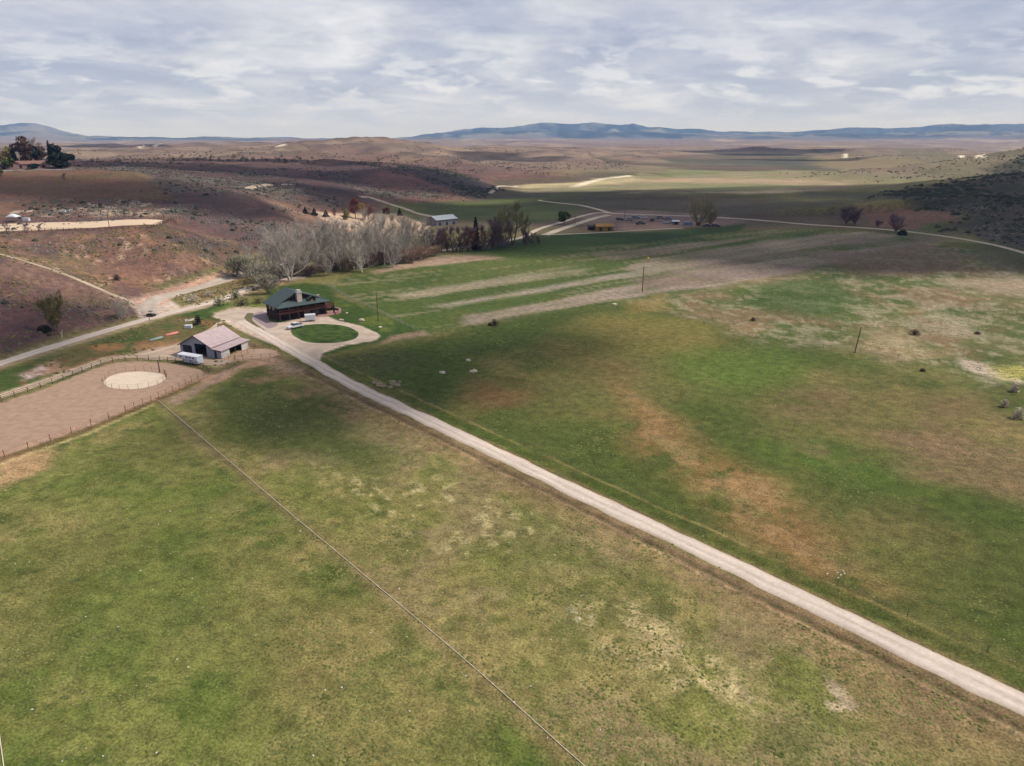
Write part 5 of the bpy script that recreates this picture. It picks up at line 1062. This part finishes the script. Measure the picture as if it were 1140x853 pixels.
# hillock willow, roadside shrub
one(bare_tree(9, 2.6, 61, M_BKD, M_TWO, 1500, 3, .035, 1.1, low=.05, haze_leaf=M_LOL, nleaf=2600), 62, 368, 322, 9, 'olive yellow budding willow alone on the brown hillock at the left', wsc=.55)
one(bare_tree(7, 2.4, 62, M_BK, M_TWG, 1000, 5, .03, 1.1, low=.03), 137, 355, 332, 6.5, 'slim grey bare shrub-tree beside the road junction'); one(bare_tree(5, 1.8, 67, M_BK, M_TWG, 500, 3, .03, 1, low=.1), 56, 345, 330, 4.5, 'small pale bare sapling up-slope of the olive willow on the hillock')
one(bush(1.6, 3.2, 63, M_BKD, M_LDG, 400, .16), 50, 369, 362, 1.6, 'dark low bush under the olive willow on the hillock', 'bush')
# junipers and garden trees round the far yard on the left
ju = conifer(5, 5, 71, M_BKD, M_LDG, 700, 'juniper_tree'); fj = [False]
for (px, py, pt, lab) in [(340,238,230,'leftmost dark juniper on the crest beside the pale far yard'),(350,240,231,'middle dark juniper on the crest beside the pale far yard'),(363,242,233,'third and pointed dark juniper on the crest beside the pale far yard')]:
    tree_at([ju], fj, 0, px, py, pt, lab, 'tree', None, 5, 1.3)
one(leafy_tree(6, 6.5, 72, M_BKD, M_LOL, 800, .26, base=.0), 385, 245, 234, 5.6, 'round olive-yellow tree in the pale far yard'); one(bare_tree(10, 3, 73, M_BKD, M_TWR, 1500, 1, .05, 1.1, haze_leaf=M_LRD, nleaf=1800), 396, 243, 218, 9.5, 'tall dark red budding tree in the pale far yard')
one(bare_tree(9, 3, 74, M_BK, M_LYE, 1500, 1, .05, 1.1, haze_leaf=M_LYE, nleaf=1800), 404, 244, 225, 8.5, 'golden yellow tree between the two red trees of the far yard'); one(bare_tree(9, 2.8, 75, M_BKD, M_TWR, 1400, 1, .05, 1.1, haze_leaf=M_LRD, nleaf=1000), 410, 245, 228, 8.5, 'dull red tree right of the golden yellow tree in the far yard')
one(leafy_tree(5, 6, 76, M_BKD, M_LRD, 500, .3, base=0), 431, 238, 229, 4.6, 'rounded dark red shrub on the bank above the grey track', 'bush'); one(conifer(5, 5, 77, M_BKD, M_LDG, 600, 'juniper_tree'), 445, 240, 231, 5, 'dark juniper beside the grey track right of the red shrub'); one(bare_tree(6, 1.8, 78, M_BKD, M_TWR, 500, 1, .04, 1), 373, 243, 232, 5.5, 'thin bare red-brown sapling between juniper and olive-yellow tree')
# saplings near the bright arena
sp = bare_tree(5, 1.6, 81, M_BKD, M_TWD, 260, 1, .04, .9); fs_ = [False]
for (px, py, pt, lab) in [(10,263.5,248,'left bare sapling of the three in front of the bright sand arena'),(31,262,248,'middle bare sapling of the three in front of the bright sand arena'),(45,259,249,'right bare sapling of the three in front of the bright sand arena'),(72,203,193,'lone bare sapling on the brown mown bench')]:
    tree_at([sp], fs_, 0, px, py, pt, lab, 'tree', None, 4.6, 1)
# trees round the house on the hill
hl = [(leafy_tree(9, 9, 91, M_BKD, M_LBR, 900, .45, base=0), -8, 186, 163, 8.5, 'purple-brown tree mass left of the hill house'), (leafy_tree(12, 8, 92, M_BKD, M_LOL, 900, .45, base=.05), 9, 183, 157, 11.3, 'tall olive tree rising behind the left end of the hill house'),
      (conifer(10, 6, 93, M_BKD, M_LDG, 900), 17, 183, 161, 10, 'dark pointed evergreen behind the hill house gable'), (leafy_tree(13, 9, 94, M_BKD, M_LBR, 1100, .45, base=.05), 28, 183, 153, 12.2, 'tallest russet tree behind the middle of the hill house'), (bare_tree(14, 4.5, 95, M_BK, M_TWG, 1500, 1, .05, 1.4), 43, 182, 151, 13, 'pale bare tree standing above the others behind the hill house'),
      (leafy_tree(9, 8, 96, M_BKD, M_LDG, 900, .4, base=0), 36, 183, 162, 8.5, 'dark green round tree behind the hill house roof'), (leafy_tree(9, 8, 97, M_BKD, M_LBR, 900, .4, base=0), 47, 183, 162, 8.5, 'dark russet round tree behind the right end of the hill house'), (conifer(12, 5, 98, M_BKD, M_LDG, 1000), 58, 183, 156, 12, 'tall narrow dark evergreen right of the hill house'),
      (leafy_tree(9, 6, 99, M_BKD, M_LDG, 900, .4, base=0), 66, 184, 161, 8.5, 'rounded dark evergreen next to the tall narrow one on the hill'), (leafy_tree(8, 12, 100, M_BKD, M_LDG, 1300, .45, base=0), 67, 187.5, 169, 7.5, 'broad blackish evergreen mass at the right end of the hill house'), (leafy_tree(4, 5, 101, M_BKD, M_LDG, 400, .35, base=0), 77, 183, 170, 3.7, 'small dark round tree at the right edge of the hill garden'),
      (leafy_tree(4.5, 7, 102, M_BKD, M_LGR, 500, .35, base=0), 9, 188.3, 177, 4.2, 'dark green garden shrub in front of the left gable of the hill house'), (leafy_tree(3, 5, 103, M_BKD, M_LDG, 350, .3, base=0), 38, 188.3, 181, 2.8, 'low dark shrub against the front wall of the hill house')]
for o, px, py, pt, hn, lab in hl: one(o, px, py, pt, hn, lab)
one(leafy_tree(4, 4, 104, M_BKD, M_LOL, 400, .3, base=0), 1, 196, 187, 3.7, 'yellow-green shrub at the left edge of the mown bench', 'bush')
# pasture bushes
for i, (px, py, pt, w, m, lab) in enumerate([(551,362.5,355,1.0,M_LBR,'dark red-brown bush by the wire fence of the striped field'),(838,357.5,353,1.3,M_LBR,'small dark brown bush in the right-hand pasture'),(1018,372.5,366,1.6,M_LBR,'round brown bush right of the leaning pole'),(1027,413.5,410,1.6,M_LBR,'flat brown scrub clump below the round brown bush'),
        (1129,436,426,.8,M_LGY,'grey-brown bush with a leftward shadow at the right edge of the pasture'),(1118,453,443,.7,M_LGY,'slim grey bush, the middle one of the three at the right edge'),(1133,466,453,.8,M_LGY,'palest grey bush, nearest of the three at the right edge'),(545,362.6,359,1,M_LDG,'tiny dark bush left of the red-brown one by the wire fence'),(221,361,351,.55,M_LDG,'small pointed blackish evergreen bush beside the concrete slab'),(218,362,357.5,1.6,M_LDG,'low dark bush at the foot of the pointed evergreen'),
        (130,312,305,1.1,M_LBR,'dark bush on the dirt track above the hillock'),(245,340,329,1.1,M_LPG,'yellow-green budding bush on the bank between the roads'),(232,330,322,1.2,M_LGY,'grey bush on the bank above the gravel road'),(214,336,326,1.6,M_LGY,'wide grey-green bush on the bank left of the other roadside bushes'),(262,333,322,1.0,M_LPG,'greenish bush near the bend behind the log house'),(270,340,331,1.6,M_LBR,'dark brown scrub left of the log house'),(288,338,330,1.5,M_LOL,'olive bush against the left side of the log house lawn'),(1088,372,369,2,M_LBR,'low dark scrub on the pale patch at the far right')]):
    g = G(px, py); hh = at_depth(px, pt, g[1])[2]-g[2]; o = bush(hh, hh*1.25*w, 200+i, M_BKD if m is not M_LGY else M_BK, m, 260, max(.07, hh*.05)); o.location = g; tag(o, lab, 'bush')
# juniper dots along the skyline of the dark sage hills
jd = conifer(5, 5.5, 301, M_BKD, M_LDG, 160, 'juniper_tree'); fj2 = False; GJ = 'junipers dotted along the dark hill crest'
g_ = np.random.default_rng(5)
for k in range(90):
    t = g_.uniform(0, 1)**.9; px = 80+t*265; py = 181.5-4.2*math.sin(t*2.4)+g_.normal(0, 1.6)+ (5 if k % 4 == 0 else 0)*g_.uniform(0, 1)
    g = G(px, py)
    if g[1] > 1500: continue
    o = jd if not fj2 else copy_tree(jd); fj2 = True; s = g_.uniform(.45, 1.1)*g[1]/850; o.location = g; o.scale = (s*1.2, s*1.2, s*.8); o.rotation_euler.z = g_.uniform(0, 6); tag(o, 'dark juniper dotted on the crest of the shadowed sage hill', 'tree', GJ)

# ------------------------------------------------------------------ sagebrush and dry tufts (uncountable scrub)
def clumps(name, P, S, mat, g, hgt=.6, seg=6, label=None):
    n = len(P); ang = np.linspace(0, 2*np.pi, seg, endpoint=False); rings = [(1.0, 0.0), (.85, .45), (.45, .9)]
    V_ = np.zeros((n, seg*3+1, 3)); 
    for i, (rr_, zz) in enumerate(rings):
        j = g.uniform(.7, 1.3, (n, seg)); V_[:, i*seg:(i+1)*seg, 0] = P[:, 0:1]+S[:, None]*rr_*np.cos(ang)*j; V_[:, i*seg:(i+1)*seg, 1] = P[:, 1:2]+S[:, None]*rr_*np.sin(ang)*j; V_[:, i*seg:(i+1)*seg, 2] = P[:, 2:3]+S[:, None]*hgt*(zz*g.uniform(.8, 1.25, (n, seg))) - .15*S[:, None]*(i == 0)
    V_[:, -1] = P+np.stack([0*S, 0*S, S*hgt*1.1], -1); st = seg*3+1; base = (np.arange(n)*st)[:, None]; Fs = []
    for i in range(2):
        for k in range(seg): Fs.append(base+np.array([[i*seg+k, i*seg+(k+1) % seg, (i+1)*seg+(k+1) % seg, (i+1)*seg+k]]))
    V_ = V_.reshape(-1, 3); Q = np.concatenate(Fs, 0); T = np.concatenate([base+np.array([[2*seg+k, 2*seg+(k+1) % seg, 3*seg, 3*seg]]) for k in range(seg)], 0)[:, :3]
    me = bpy.data.meshes.new(name); me.vertices.add(len(V_)); me.vertices.foreach_set('co', V_.astype(np.float32).ravel()); nl = len(Q)*4+len(T)*3; me.loops.add(nl); me.loops.foreach_set('vertex_index', np.r_[Q.ravel(), T.ravel()].astype(np.int32))
    me.polygons.add(len(Q)+len(T)); me.polygons.foreach_set('loop_start', np.r_[np.arange(len(Q))*4, len(Q)*4+np.arange(len(T))*3].astype(np.int32)); me.polygons.foreach_set('loop_total', np.r_[np.full(len(Q), 4), np.full(len(T), 3)].astype(np.int32)); me.update(calc_edges=True); me.materials.append(mat)
    o = bpy.data.objects.new(name, me); COL.objects.link(o); o['kind'] = 'stuff'
    if label: o['label'] = label
    return o
def scatter(n, w, pad=0):
    """random ground points, density weighted by a per-vertex mask and cell area seen from the camera"""
    area = (RR*np.gradient(RR, axis=0)).ravel(); p = w*area; p = p/p.sum(); k = rng.choice(len(p), n, p=p); X = x[k]+rng.normal(0, 1, n)*np.maximum(.4, rr[k]*.004); Y = y[k]+rng.normal(0, 1, n)*np.maximum(.4, rr[k]*.008); return np.stack([X, Y, H(X, Y)], -1)
infr = (np.abs(az_) < R(44))
M_SG = pmat('sagebrush_grey', alb(98, 92, 90), .95, .08, .3, spec=.05, c2=alb(122, 114, 106)); M_SGD = pmat('sagebrush_dark', alb(70, 72, 58), .95, .08, .3, spec=.05); M_TF = pmat('grass_tuft_green', alb(100, 108, 58), .95, .15, .25, spec=.05, c2=alb(120, 122, 72)); M_DT = pmat('dry_tuft', alb(160, 148, 106), .95, .15, .2, spec=.05)
w1 = (SAGE.clip(0, 1)**1.3+.12*lh*(1-mf)*(1-gl))*infr*(rr < 1500)*sst(-.25, .35, fbm(x, y, 45, 3, 801)); P = scatter(22000, w1*(rr < 800)); clumps('sagebrush', P, rng.uniform(.28, .85, len(P)), M_SG, rng, .75)
P = scatter(7000, w1*(rr < 1500)); clumps('dark_brush', P, rng.uniform(.6, 1.6, len(P)), M_SGD, rng, .7)
w2 = (dh+bhill*.6).clip(0, 1)*infr*sst(-.3, .3, fbm(x, y, 60, 3, 803)); P = scatter(9000, w2); clumps('dark_brush', P, rng.uniform(1.0, 2.8, len(P)), M_SGD, rng, .6)
w3 = hill*infr*(rr < 3000)*sst(.05, .4, fbm(x, y, 120, 4, 805)); P = scatter(2500, w3); clumps('dark_brush', P, rng.uniform(1.2, 3.2, len(P)), pmat('sage_brown', alb(112, 96, 78), .95, .08, .3, spec=.05), rng, .45)
w4 = TUFT*infr*(rr < 330)*sst(.0, .35, fbm(x, y, 11, 4, 807)); P = scatter(22000, w4/np.maximum(rr, 40)); clumps('grass_tufts', P, rng.uniform(.06, .24, len(P))**1.0*(1+np.hypot(P[:, 0], P[:, 1])/600), M_TF, rng, .28)
w5 = (lp+np_+rp*.4+pw)*infr*(rr < 450)*sst(.15, .4, fbm(x, y, 6, 4, 809)); P = scatter(4500, w5/np.maximum(rr, 40)); clumps('dry_tufts', P, rng.uniform(.04, .11, len(P))*(1+np.hypot(P[:, 0], P[:, 1])/250), M_DT, rng, .4)
def bankw():
    return (dr*.8+co*.5+mask([(150,395),(262,404),(262,410),(150,402)], 1, 1)*.3+nk*.4+sl_*.5).clip(0, 1)*infr
P = scatter(2600, bankw()*sst(-.1, .3, fbm(x, y, 9, 3, 811))); clumps('weeds', P, rng.uniform(.2, .7, len(P)), pmat('weed_olive', alb(112, 104, 70), .95, .2, .4, spec=.05), rng, .6)

# ------------------------------------------------------------------ smaller things
def rock(px, py, s, lab, mat=None, flat=.5, name='boulder', cat='rock', seed=0, group=None):
    g = G(px, py); q = np.random.default_rng(seed+int(px*3+py)); b = MB(); import bmesh
    bm = bmesh.new(); bmesh.ops.create_icosphere(bm, subdivisions=2, radius=1)
    for v in bm.verts:
        f = 1+q.uniform(-.16, .16); v.co = Vector((v.co.x*f*s, v.co.y*f*s*.75, v.co.z*f*s*flat))
    me = bpy.data.meshes.new(name); bm.to_mesh(me); bm.free(); me.materials.append(mat or M_RK); o = bpy.data.objects.new(name, me); COL.objects.link(o); o.location = (g[0], g[1], g[2]+s*flat*.35); o.rotation_euler.z = q.uniform(0, 6); tag(o, lab, cat, group); return o
M_RK = pmat('pale_rock', alb(196, 184, 164), .9, 2, .2)
rock(492.5, 415.8, 1.0, 'pale boulder, nearest of the three in the dark part of the right pasture'); rock(521.5, 402, .9, 'pale boulder, farthest of the three in the dark part of the right pasture'); rock(527.5, 414.3, 1.1, 'pale boulder, right-hand one of the three in the dark part of the right pasture')
for k, (px, py, s) in enumerate([(417,427,.9),(422,429.5,1.2),(427,431,.8),(437,427.5,1.3),(442,430,1.1),(435,432,.8),(445,426,.7)]): rock(px, py, s, 'pale brown boulder in the rock piles beside the top of the farm road', pmat('brown_rock', alb(150, 138, 112), .95, 1.5, .3), .55, seed=k, group='boulders of the two roadside piles')
rock(684, 339.5, 1.1, 'pale rock at the corner of the striped field'); rock(380, 357, .9, 'pale flat rock on the lawn right of the log house, nearer one'); rock(402.5, 357.3, 1.2, 'long pale flat rock on the lawn right of the log house'); rock(386, 349, .6, 'small pale rock on the lawn behind the patio'); rock(354, 329, .7, 'pale stone behind the roof of the log house', seed=3); rock(423, 365, .8, 'pale flat stone by the outer bend of the loop drive')
for k, (px, py) in enumerate([(932.5,638),(936,640.5),(940,639),(933,644),(921,639),(939,636)]): rock(px, py, .16, 'small white stone in the scatter beside the farm road', pmat('white_rock', alb(222, 216, 204), .9, 2, .1), .5, seed=k, group='white stones in the roadside pasture', name='stone')
for k in range(70):
    px, py = random.uniform(5, 900), random.uniform(470, 848)
    if (py-508) < (px-560)*.47+40 and px > 150: continue
    rock(px, py, random.uniform(.07, .15), 'small whitish stone lying in the near pasture', pmat('white_rock', alb(222, 216, 204), .9, 2, .1), .5, seed=k+50, group='whitish stones of the near pasture', name='stone')
def box_thing(name, px, py, dims, mat, lab, cat, rz=0.0, dz=0.0):
    g = G(px, py); b = MB(); l, w, hh = dims; b.box(-l/2, l/2, -w/2, w/2, 0, hh); b.box(-l/2-.05, l/2+.05, -w/2-.05, w/2+.05, hh+.003, hh+.09); o = b.build(name, mat); o.location = (g[0], g[1], g[2]+dz); o.rotation_euler.z = rz; tag(o, lab, cat); return o
sheet('concrete_pad', [(203,352.5),(209,350.8),(216,353),(218,358),(214,362),(206,362),(205,357)], M_CON, .15, jit=.1)
box_thing('water_tank', 210, 365.2, (2.2, 1.3, .9), M_WP, 'small white tank beside the concrete pad near the barn', 'tank', .1)
def hull(px1, py1, px2, py2, w, hh, mat, lab):
    c, an = along((px1, py1), (px2, py2)); a = G(px1, py1); b_ = G(px2, py2); L = math.hypot(a[0]-b_[0], a[1]-b_[1]); vs_ = []; fs = []; n = 12; m = 7
    for i in range(n+1):
        t = i/n*2-1; ww = w/2*(1-abs(t)**2.6)**.6+.03; h_ = hh*(1-.35*abs(t)**2)
        for j in range(m): q = math.pi*j/(m-1); vs_.append((t*L/2, -ww*math.cos(q), .02+h_*math.sin(q)))
    for i in range(n):
        for j in range(m-1): fs.append((i*m+j, (i+1)*m+j, (i+1)*m+j+1, i*m+j+1))
    fs.append(tuple(range(m))); fs.append(tuple(range(n*m+m-1, n*m-1, -1))); fs += [(i*m, i*m+m-1, (i+1)*m+m-1, (i+1)*m) for i in range(n)]
    h = empty('upturned_boat', c, an); tag(h, lab, 'boat'); b = MB(); b.add(vs_, fs); b.build('hull', mat, h, True); b = MB(); b.box(-L*.42, L*.42, -.05, .05, hh*.92, hh*1.08); b.build('keel', mat, h)
hull(183.5, 374.5, 199, 370.5, 1.6, .6, pmat('faded_red_paint', alb(206, 136, 116), .6, 1, .15), 'faded red upturned boat hull lying in the weeds between road and barn'); hull(166, 380, 182, 375.5, 1.5, .5, pmat('grey_green_paint', alb(138, 156, 146), .6, 1, .2), 'grey-green upturned boat hull lying left of the faded red one')
g = G(721.5, 291); b = MB(); b.tube((0, 0, -.2), (0, 0, 1.2), .06, .06, 6); o = empty('field_marker', g); tag(o, 'bright yellow marker standing on the grey striped field', 'marker'); b.build('stake', M_POST, o); b = MB(); b.tube((0, 0, 1.2), (0, 0, 2.0), .55, .45, 10); b.build('cap', pmat('yellow_paint', alb(246, 206, 84), .5, 3, .05), o)
g = G(70.5, 370.5); 
def snag():
    b = MB(); o = empty('dead_snag', G(69, 376)); tag(o, 'bleached white broken snag at the foot of the olive willow', 'tree'); b.tube((0, 0, -.2), (.2, 0, 1.4), .22, .16, 6); b.tube((.2, 0, 1.4), (.6, .1, 2.6), .16, .06, 5); b.tube((.1, 0, 1.0), (-.5, .2, 1.9), .1, .04, 5); b.build('trunk', pmat('bleached_wood', alb(214, 204, 190), .9, 3, .1), o)
snag()
# white canopy by the arena
def canopy():
    g = G(16, 246.5); h = empty('canopy_tent', g); tag(h, 'white domed canopy shelter at the left end of the bright sand arena', 'tent')
    for sx in (-2.6, 2.6):
        for sy in (-2, 2): b = MB(); b.tube((sx, sy, -.2), (sx, sy, 2.4), .08, .08, 6); b.build('leg', M_MET, h)
    n = 10; vs_ = []; fs = []
    for i in range(n+1):
        for j in range(n+1): X, Y = -2.9+5.8*i/n, -2.3+4.6*j/n; vs_.append((X, Y, 2.4+1.5*(1-(abs(X)/2.9)**2.2)*(1-(abs(Y)/2.3)**2.2)))
    for i in range(n):
        for j in range(n): fs.append((i*(n+1)+j, (i+1)*(n+1)+j, (i+1)*(n+1)+j+1, i*(n+1)+j+1))
    b = MB(); b.add(vs_, fs); t = b.build('roof', M_WP, h, True); sm = t.modifiers.new('s', 'SOLIDIFY'); sm.thickness = .06
canopy()
box_thing('stock_trailer', 29.5, 246.3, (3.2, 1.8, 1.6), M_WP, 'low white box-like trailer just right of the domed canopy', 'trailer', .1)
def shed(name, px1, py1, px2, py2, depth, E, ZR, wall, roof, lab, cat='building', doors=1):
    a, ang, L = frame((px1, py1), (px2, py2)); h = empty(name, a, ang); tag(h, lab, cat)
    b = MB(); b.prism_x([(0, -.3), (depth, -.3), (depth, E), (depth/2, ZR-.08), (0, E)], 0, L); w = b.build('wall', wall, h)
    b = MB(); ov = .5; dz = (ZR-E)/(depth/2)*ov
    b.slab([(-ov, -ov, E-dz+.08), (L+ov, -ov, E-dz+.08), (L+ov, depth/2, ZR+.08), (-ov, depth/2, ZR+.08)], .12); b.slab([(-ov, depth/2, ZR+.08), (L+ov, depth/2, ZR+.08), (L+ov, depth+ov, E-dz+.08), (-ov, depth+ov, E-dz+.08)], .12); b.build('roof', roof, h)
    for k in range(doors):
        x0 = L*(k+.5)/doors-1.0; b = MB(); b.box(x0, x0+2, -.06, -.01, .1, min(2.3, E-.3)); b.build('door' if k == 0 else 'window', M_DKM, h)
    return h, L
shed('shed', 664, 257.5, 683, 257.3, 7, 3.2, 4.6, M_TAN, pmat('ochre_roof', alb(170, 128, 70), .8, 1, .2), 'ochre yellow wooden shed at the left end of the junk yard', 'shed', 2)
shed('shed', 655.5, 256.3, 662, 256.2, 4, 2.4, 3.2, M_LOG, M_DKM, 'small dark brown shed immediately left of the ochre shed', 'shed', 1)
shed('long_shed', 486, 252, 509, 249.5, 11, 4.2, 6.6, pmat('grey_boards', alb(120, 116, 124), .8, 1, .2), pmat('pale_metal_roof', alb(140, 146, 156), .6, .5, .06, spec=.5), 'long farm shed with pale metal roof half hidden by the bare grove', 'shed', 3)
shed('cottage', 549, 266, 558, 265.5, 6, 2.6, 4, M_STN, M_PAVE, 'small pinkish cottage glimpsed between dark bare trees of the grove', 'house', 2) if False else None
def hill_house():
    h, L = shed('hill_house', 19, 187.6, 53, 187.3, 9, 3.4, 5.6, pmat('pink_stucco', alb(176, 138, 134), .9, 1, .1), pmat('brown_tile_roof', alb(140, 104, 92), .9, 1, .15), 'long low pinkish house with brown roof among dark trees on the hill', 'house', 4)
    b = MB(); b.prism_y([(-8, -.3), (1.5, -.3), (1.5, 4.2), (-3.2, 6.4), (-8, 4.2)], -3, -.05); b.build('gable_wing', MATS['pink_stucco'], h)
    b = MB(); b.slab([(-8.9, -3.6, 3.9), (-3.2, -3.6, 6.62), (-3.2, 5, 6.62), (-8.9, 5, 3.9)], .15); b.slab([(-3.2, -3.6, 6.62), (2.2, -3.6, 4.05), (2.2, 5, 4.05), (-3.2, 5, 6.62)], .15); b.build('wing_roof', MATS['brown_tile_roof'], h)
    b = MB(); b.box(-3.9, -2.6, -3.06, -3.01, 1, 4.6); b.build('window', M_GLS, h); b = MB(); b.box(-16, -8.05, 1, 8, -.3, 3.2); b.build('side_wing', MATS['pink_stucco'], h)
    b = MB(); b.slab([(-16.5, .4, 3.3), (-8.9, .4, 3.3), (-8.9, 4.5, 4.6), (-16.5, 4.5, 4.6)], .15); b.slab([(-16.5, 4.5, 4.6), (-8.9, 4.5, 4.6), (-8.9, 8.5, 3.3), (-16.5, 8.5, 3.3)], .15); b.build('side_roof', MATS['brown_tile_roof'], h)
hill_house()
shed('outbuilding', 75, 184, 90, 183.5, 6, 2.4, 3.8, pmat('pink_stucco', (.3, .2, .2)), pmat('brown_tile_roof', (.2, .1, .1)), 'low brown-roofed outbuilding to the right of the hill house trees', 'building', 1)
# junk yard: parked vehicles, trailers and machinery, each its own thing
cols = {'dark': pmat('car_dark', alb(58, 56, 62), .4, 2, .1, spec=.5), 'grey': pmat('car_grey', alb(128, 130, 138), .4, 2, .1, spec=.5), 'red': pmat('car_red', alb(112, 52, 50), .5, 2, .15, spec=.5), 'blue': pmat('car_blue', alb(112, 130, 158), .4, 2, .1, spec=.5), 'white': M_WP}
for (px, py, cn, cab, s, an, lab) in [(713, 250, 'dark', 'pickup', 1.3, .2, 'dark flatbed truck at the left of the pale ground in the junk yard'), (726, 246, 'dark', 'car', 1.3, 1.2, 'black parked van-like car behind the dark flatbed in the junk yard'), (735, 243.6, 'grey', 'car', 1.1, .1, 'grey car in the back row of the junk yard, under the valley road'), (744, 244.2, 'blue', 'pickup', 1.1, .4, 'dull blue pickup right of the grey car in the back row of the junk yard'),
        (700, 246, 'grey', 'pickup', 1.2, 2.9, 'grey pickup in the left part of the junk yard near the pole'), (708, 243.4, 'blue', 'car', 1.1, .2, 'bluish car in the back row left of the black car in the junk yard'), (717, 243, 'white', 'car', .9, .1, 'small whitish car farthest back in the junk yard'), (777, 250.5, 'red', 'car', 1.4, 1.4, 'dark red parked car at the foot of the wide bare tree'), (787, 252.5, 'dark', 'pickup', 1.1, .1, 'blackish pickup on the grass at the right end of the junk yard'), (797, 252.5, 'dark', 'car', 1.1, .1, 'blackish car, the last one on the grass at the right of the junk yard'), (690, 245.3, 'dark', 'car', 1.1, .3, 'dark car left of the utility pole in the junk yard')]:
    v = pickup('parked_car' if cab == 'car' else 'pickup_truck', G(px, py), an, lab, cols[cn], 'car' if cab == 'car' else 'pickup truck', cab=cab); v.scale = (s, s, s)
shed('shed', 749, 250.3, 756, 250.3, 4, 2.4, 3.0, pmat('grey_boards', (.2, .2, .2)), M_WP, 'white-roofed small shed in the middle right of the junk yard', 'shed', 1)
box_thing('shipping_container', 765.5, 251, (6.0, 2.4, 2.3), cols['blue'], 'pale blue metal container left of the dark red car', 'container', .1)
box_thing('flat_trailer', 742, 249, (6, 2.4, .9), cols['grey'], 'low grey flat trailer on the pale ground of the junk yard', 'trailer', .15)
# small pale things among the brush above the arena
box_thing('hive_box', 71.5, 236.6, (1.6, 1.4, 1.2), M_WP, 'white box half buried in the brush above the sand arena, left one', 'box', .2); box_thing('hive_box', 76.5, 236.5, (1.5, 1.2, 1.1), M_CON, 'pale box half buried in the brush above the sand arena, right one', 'box', .3)
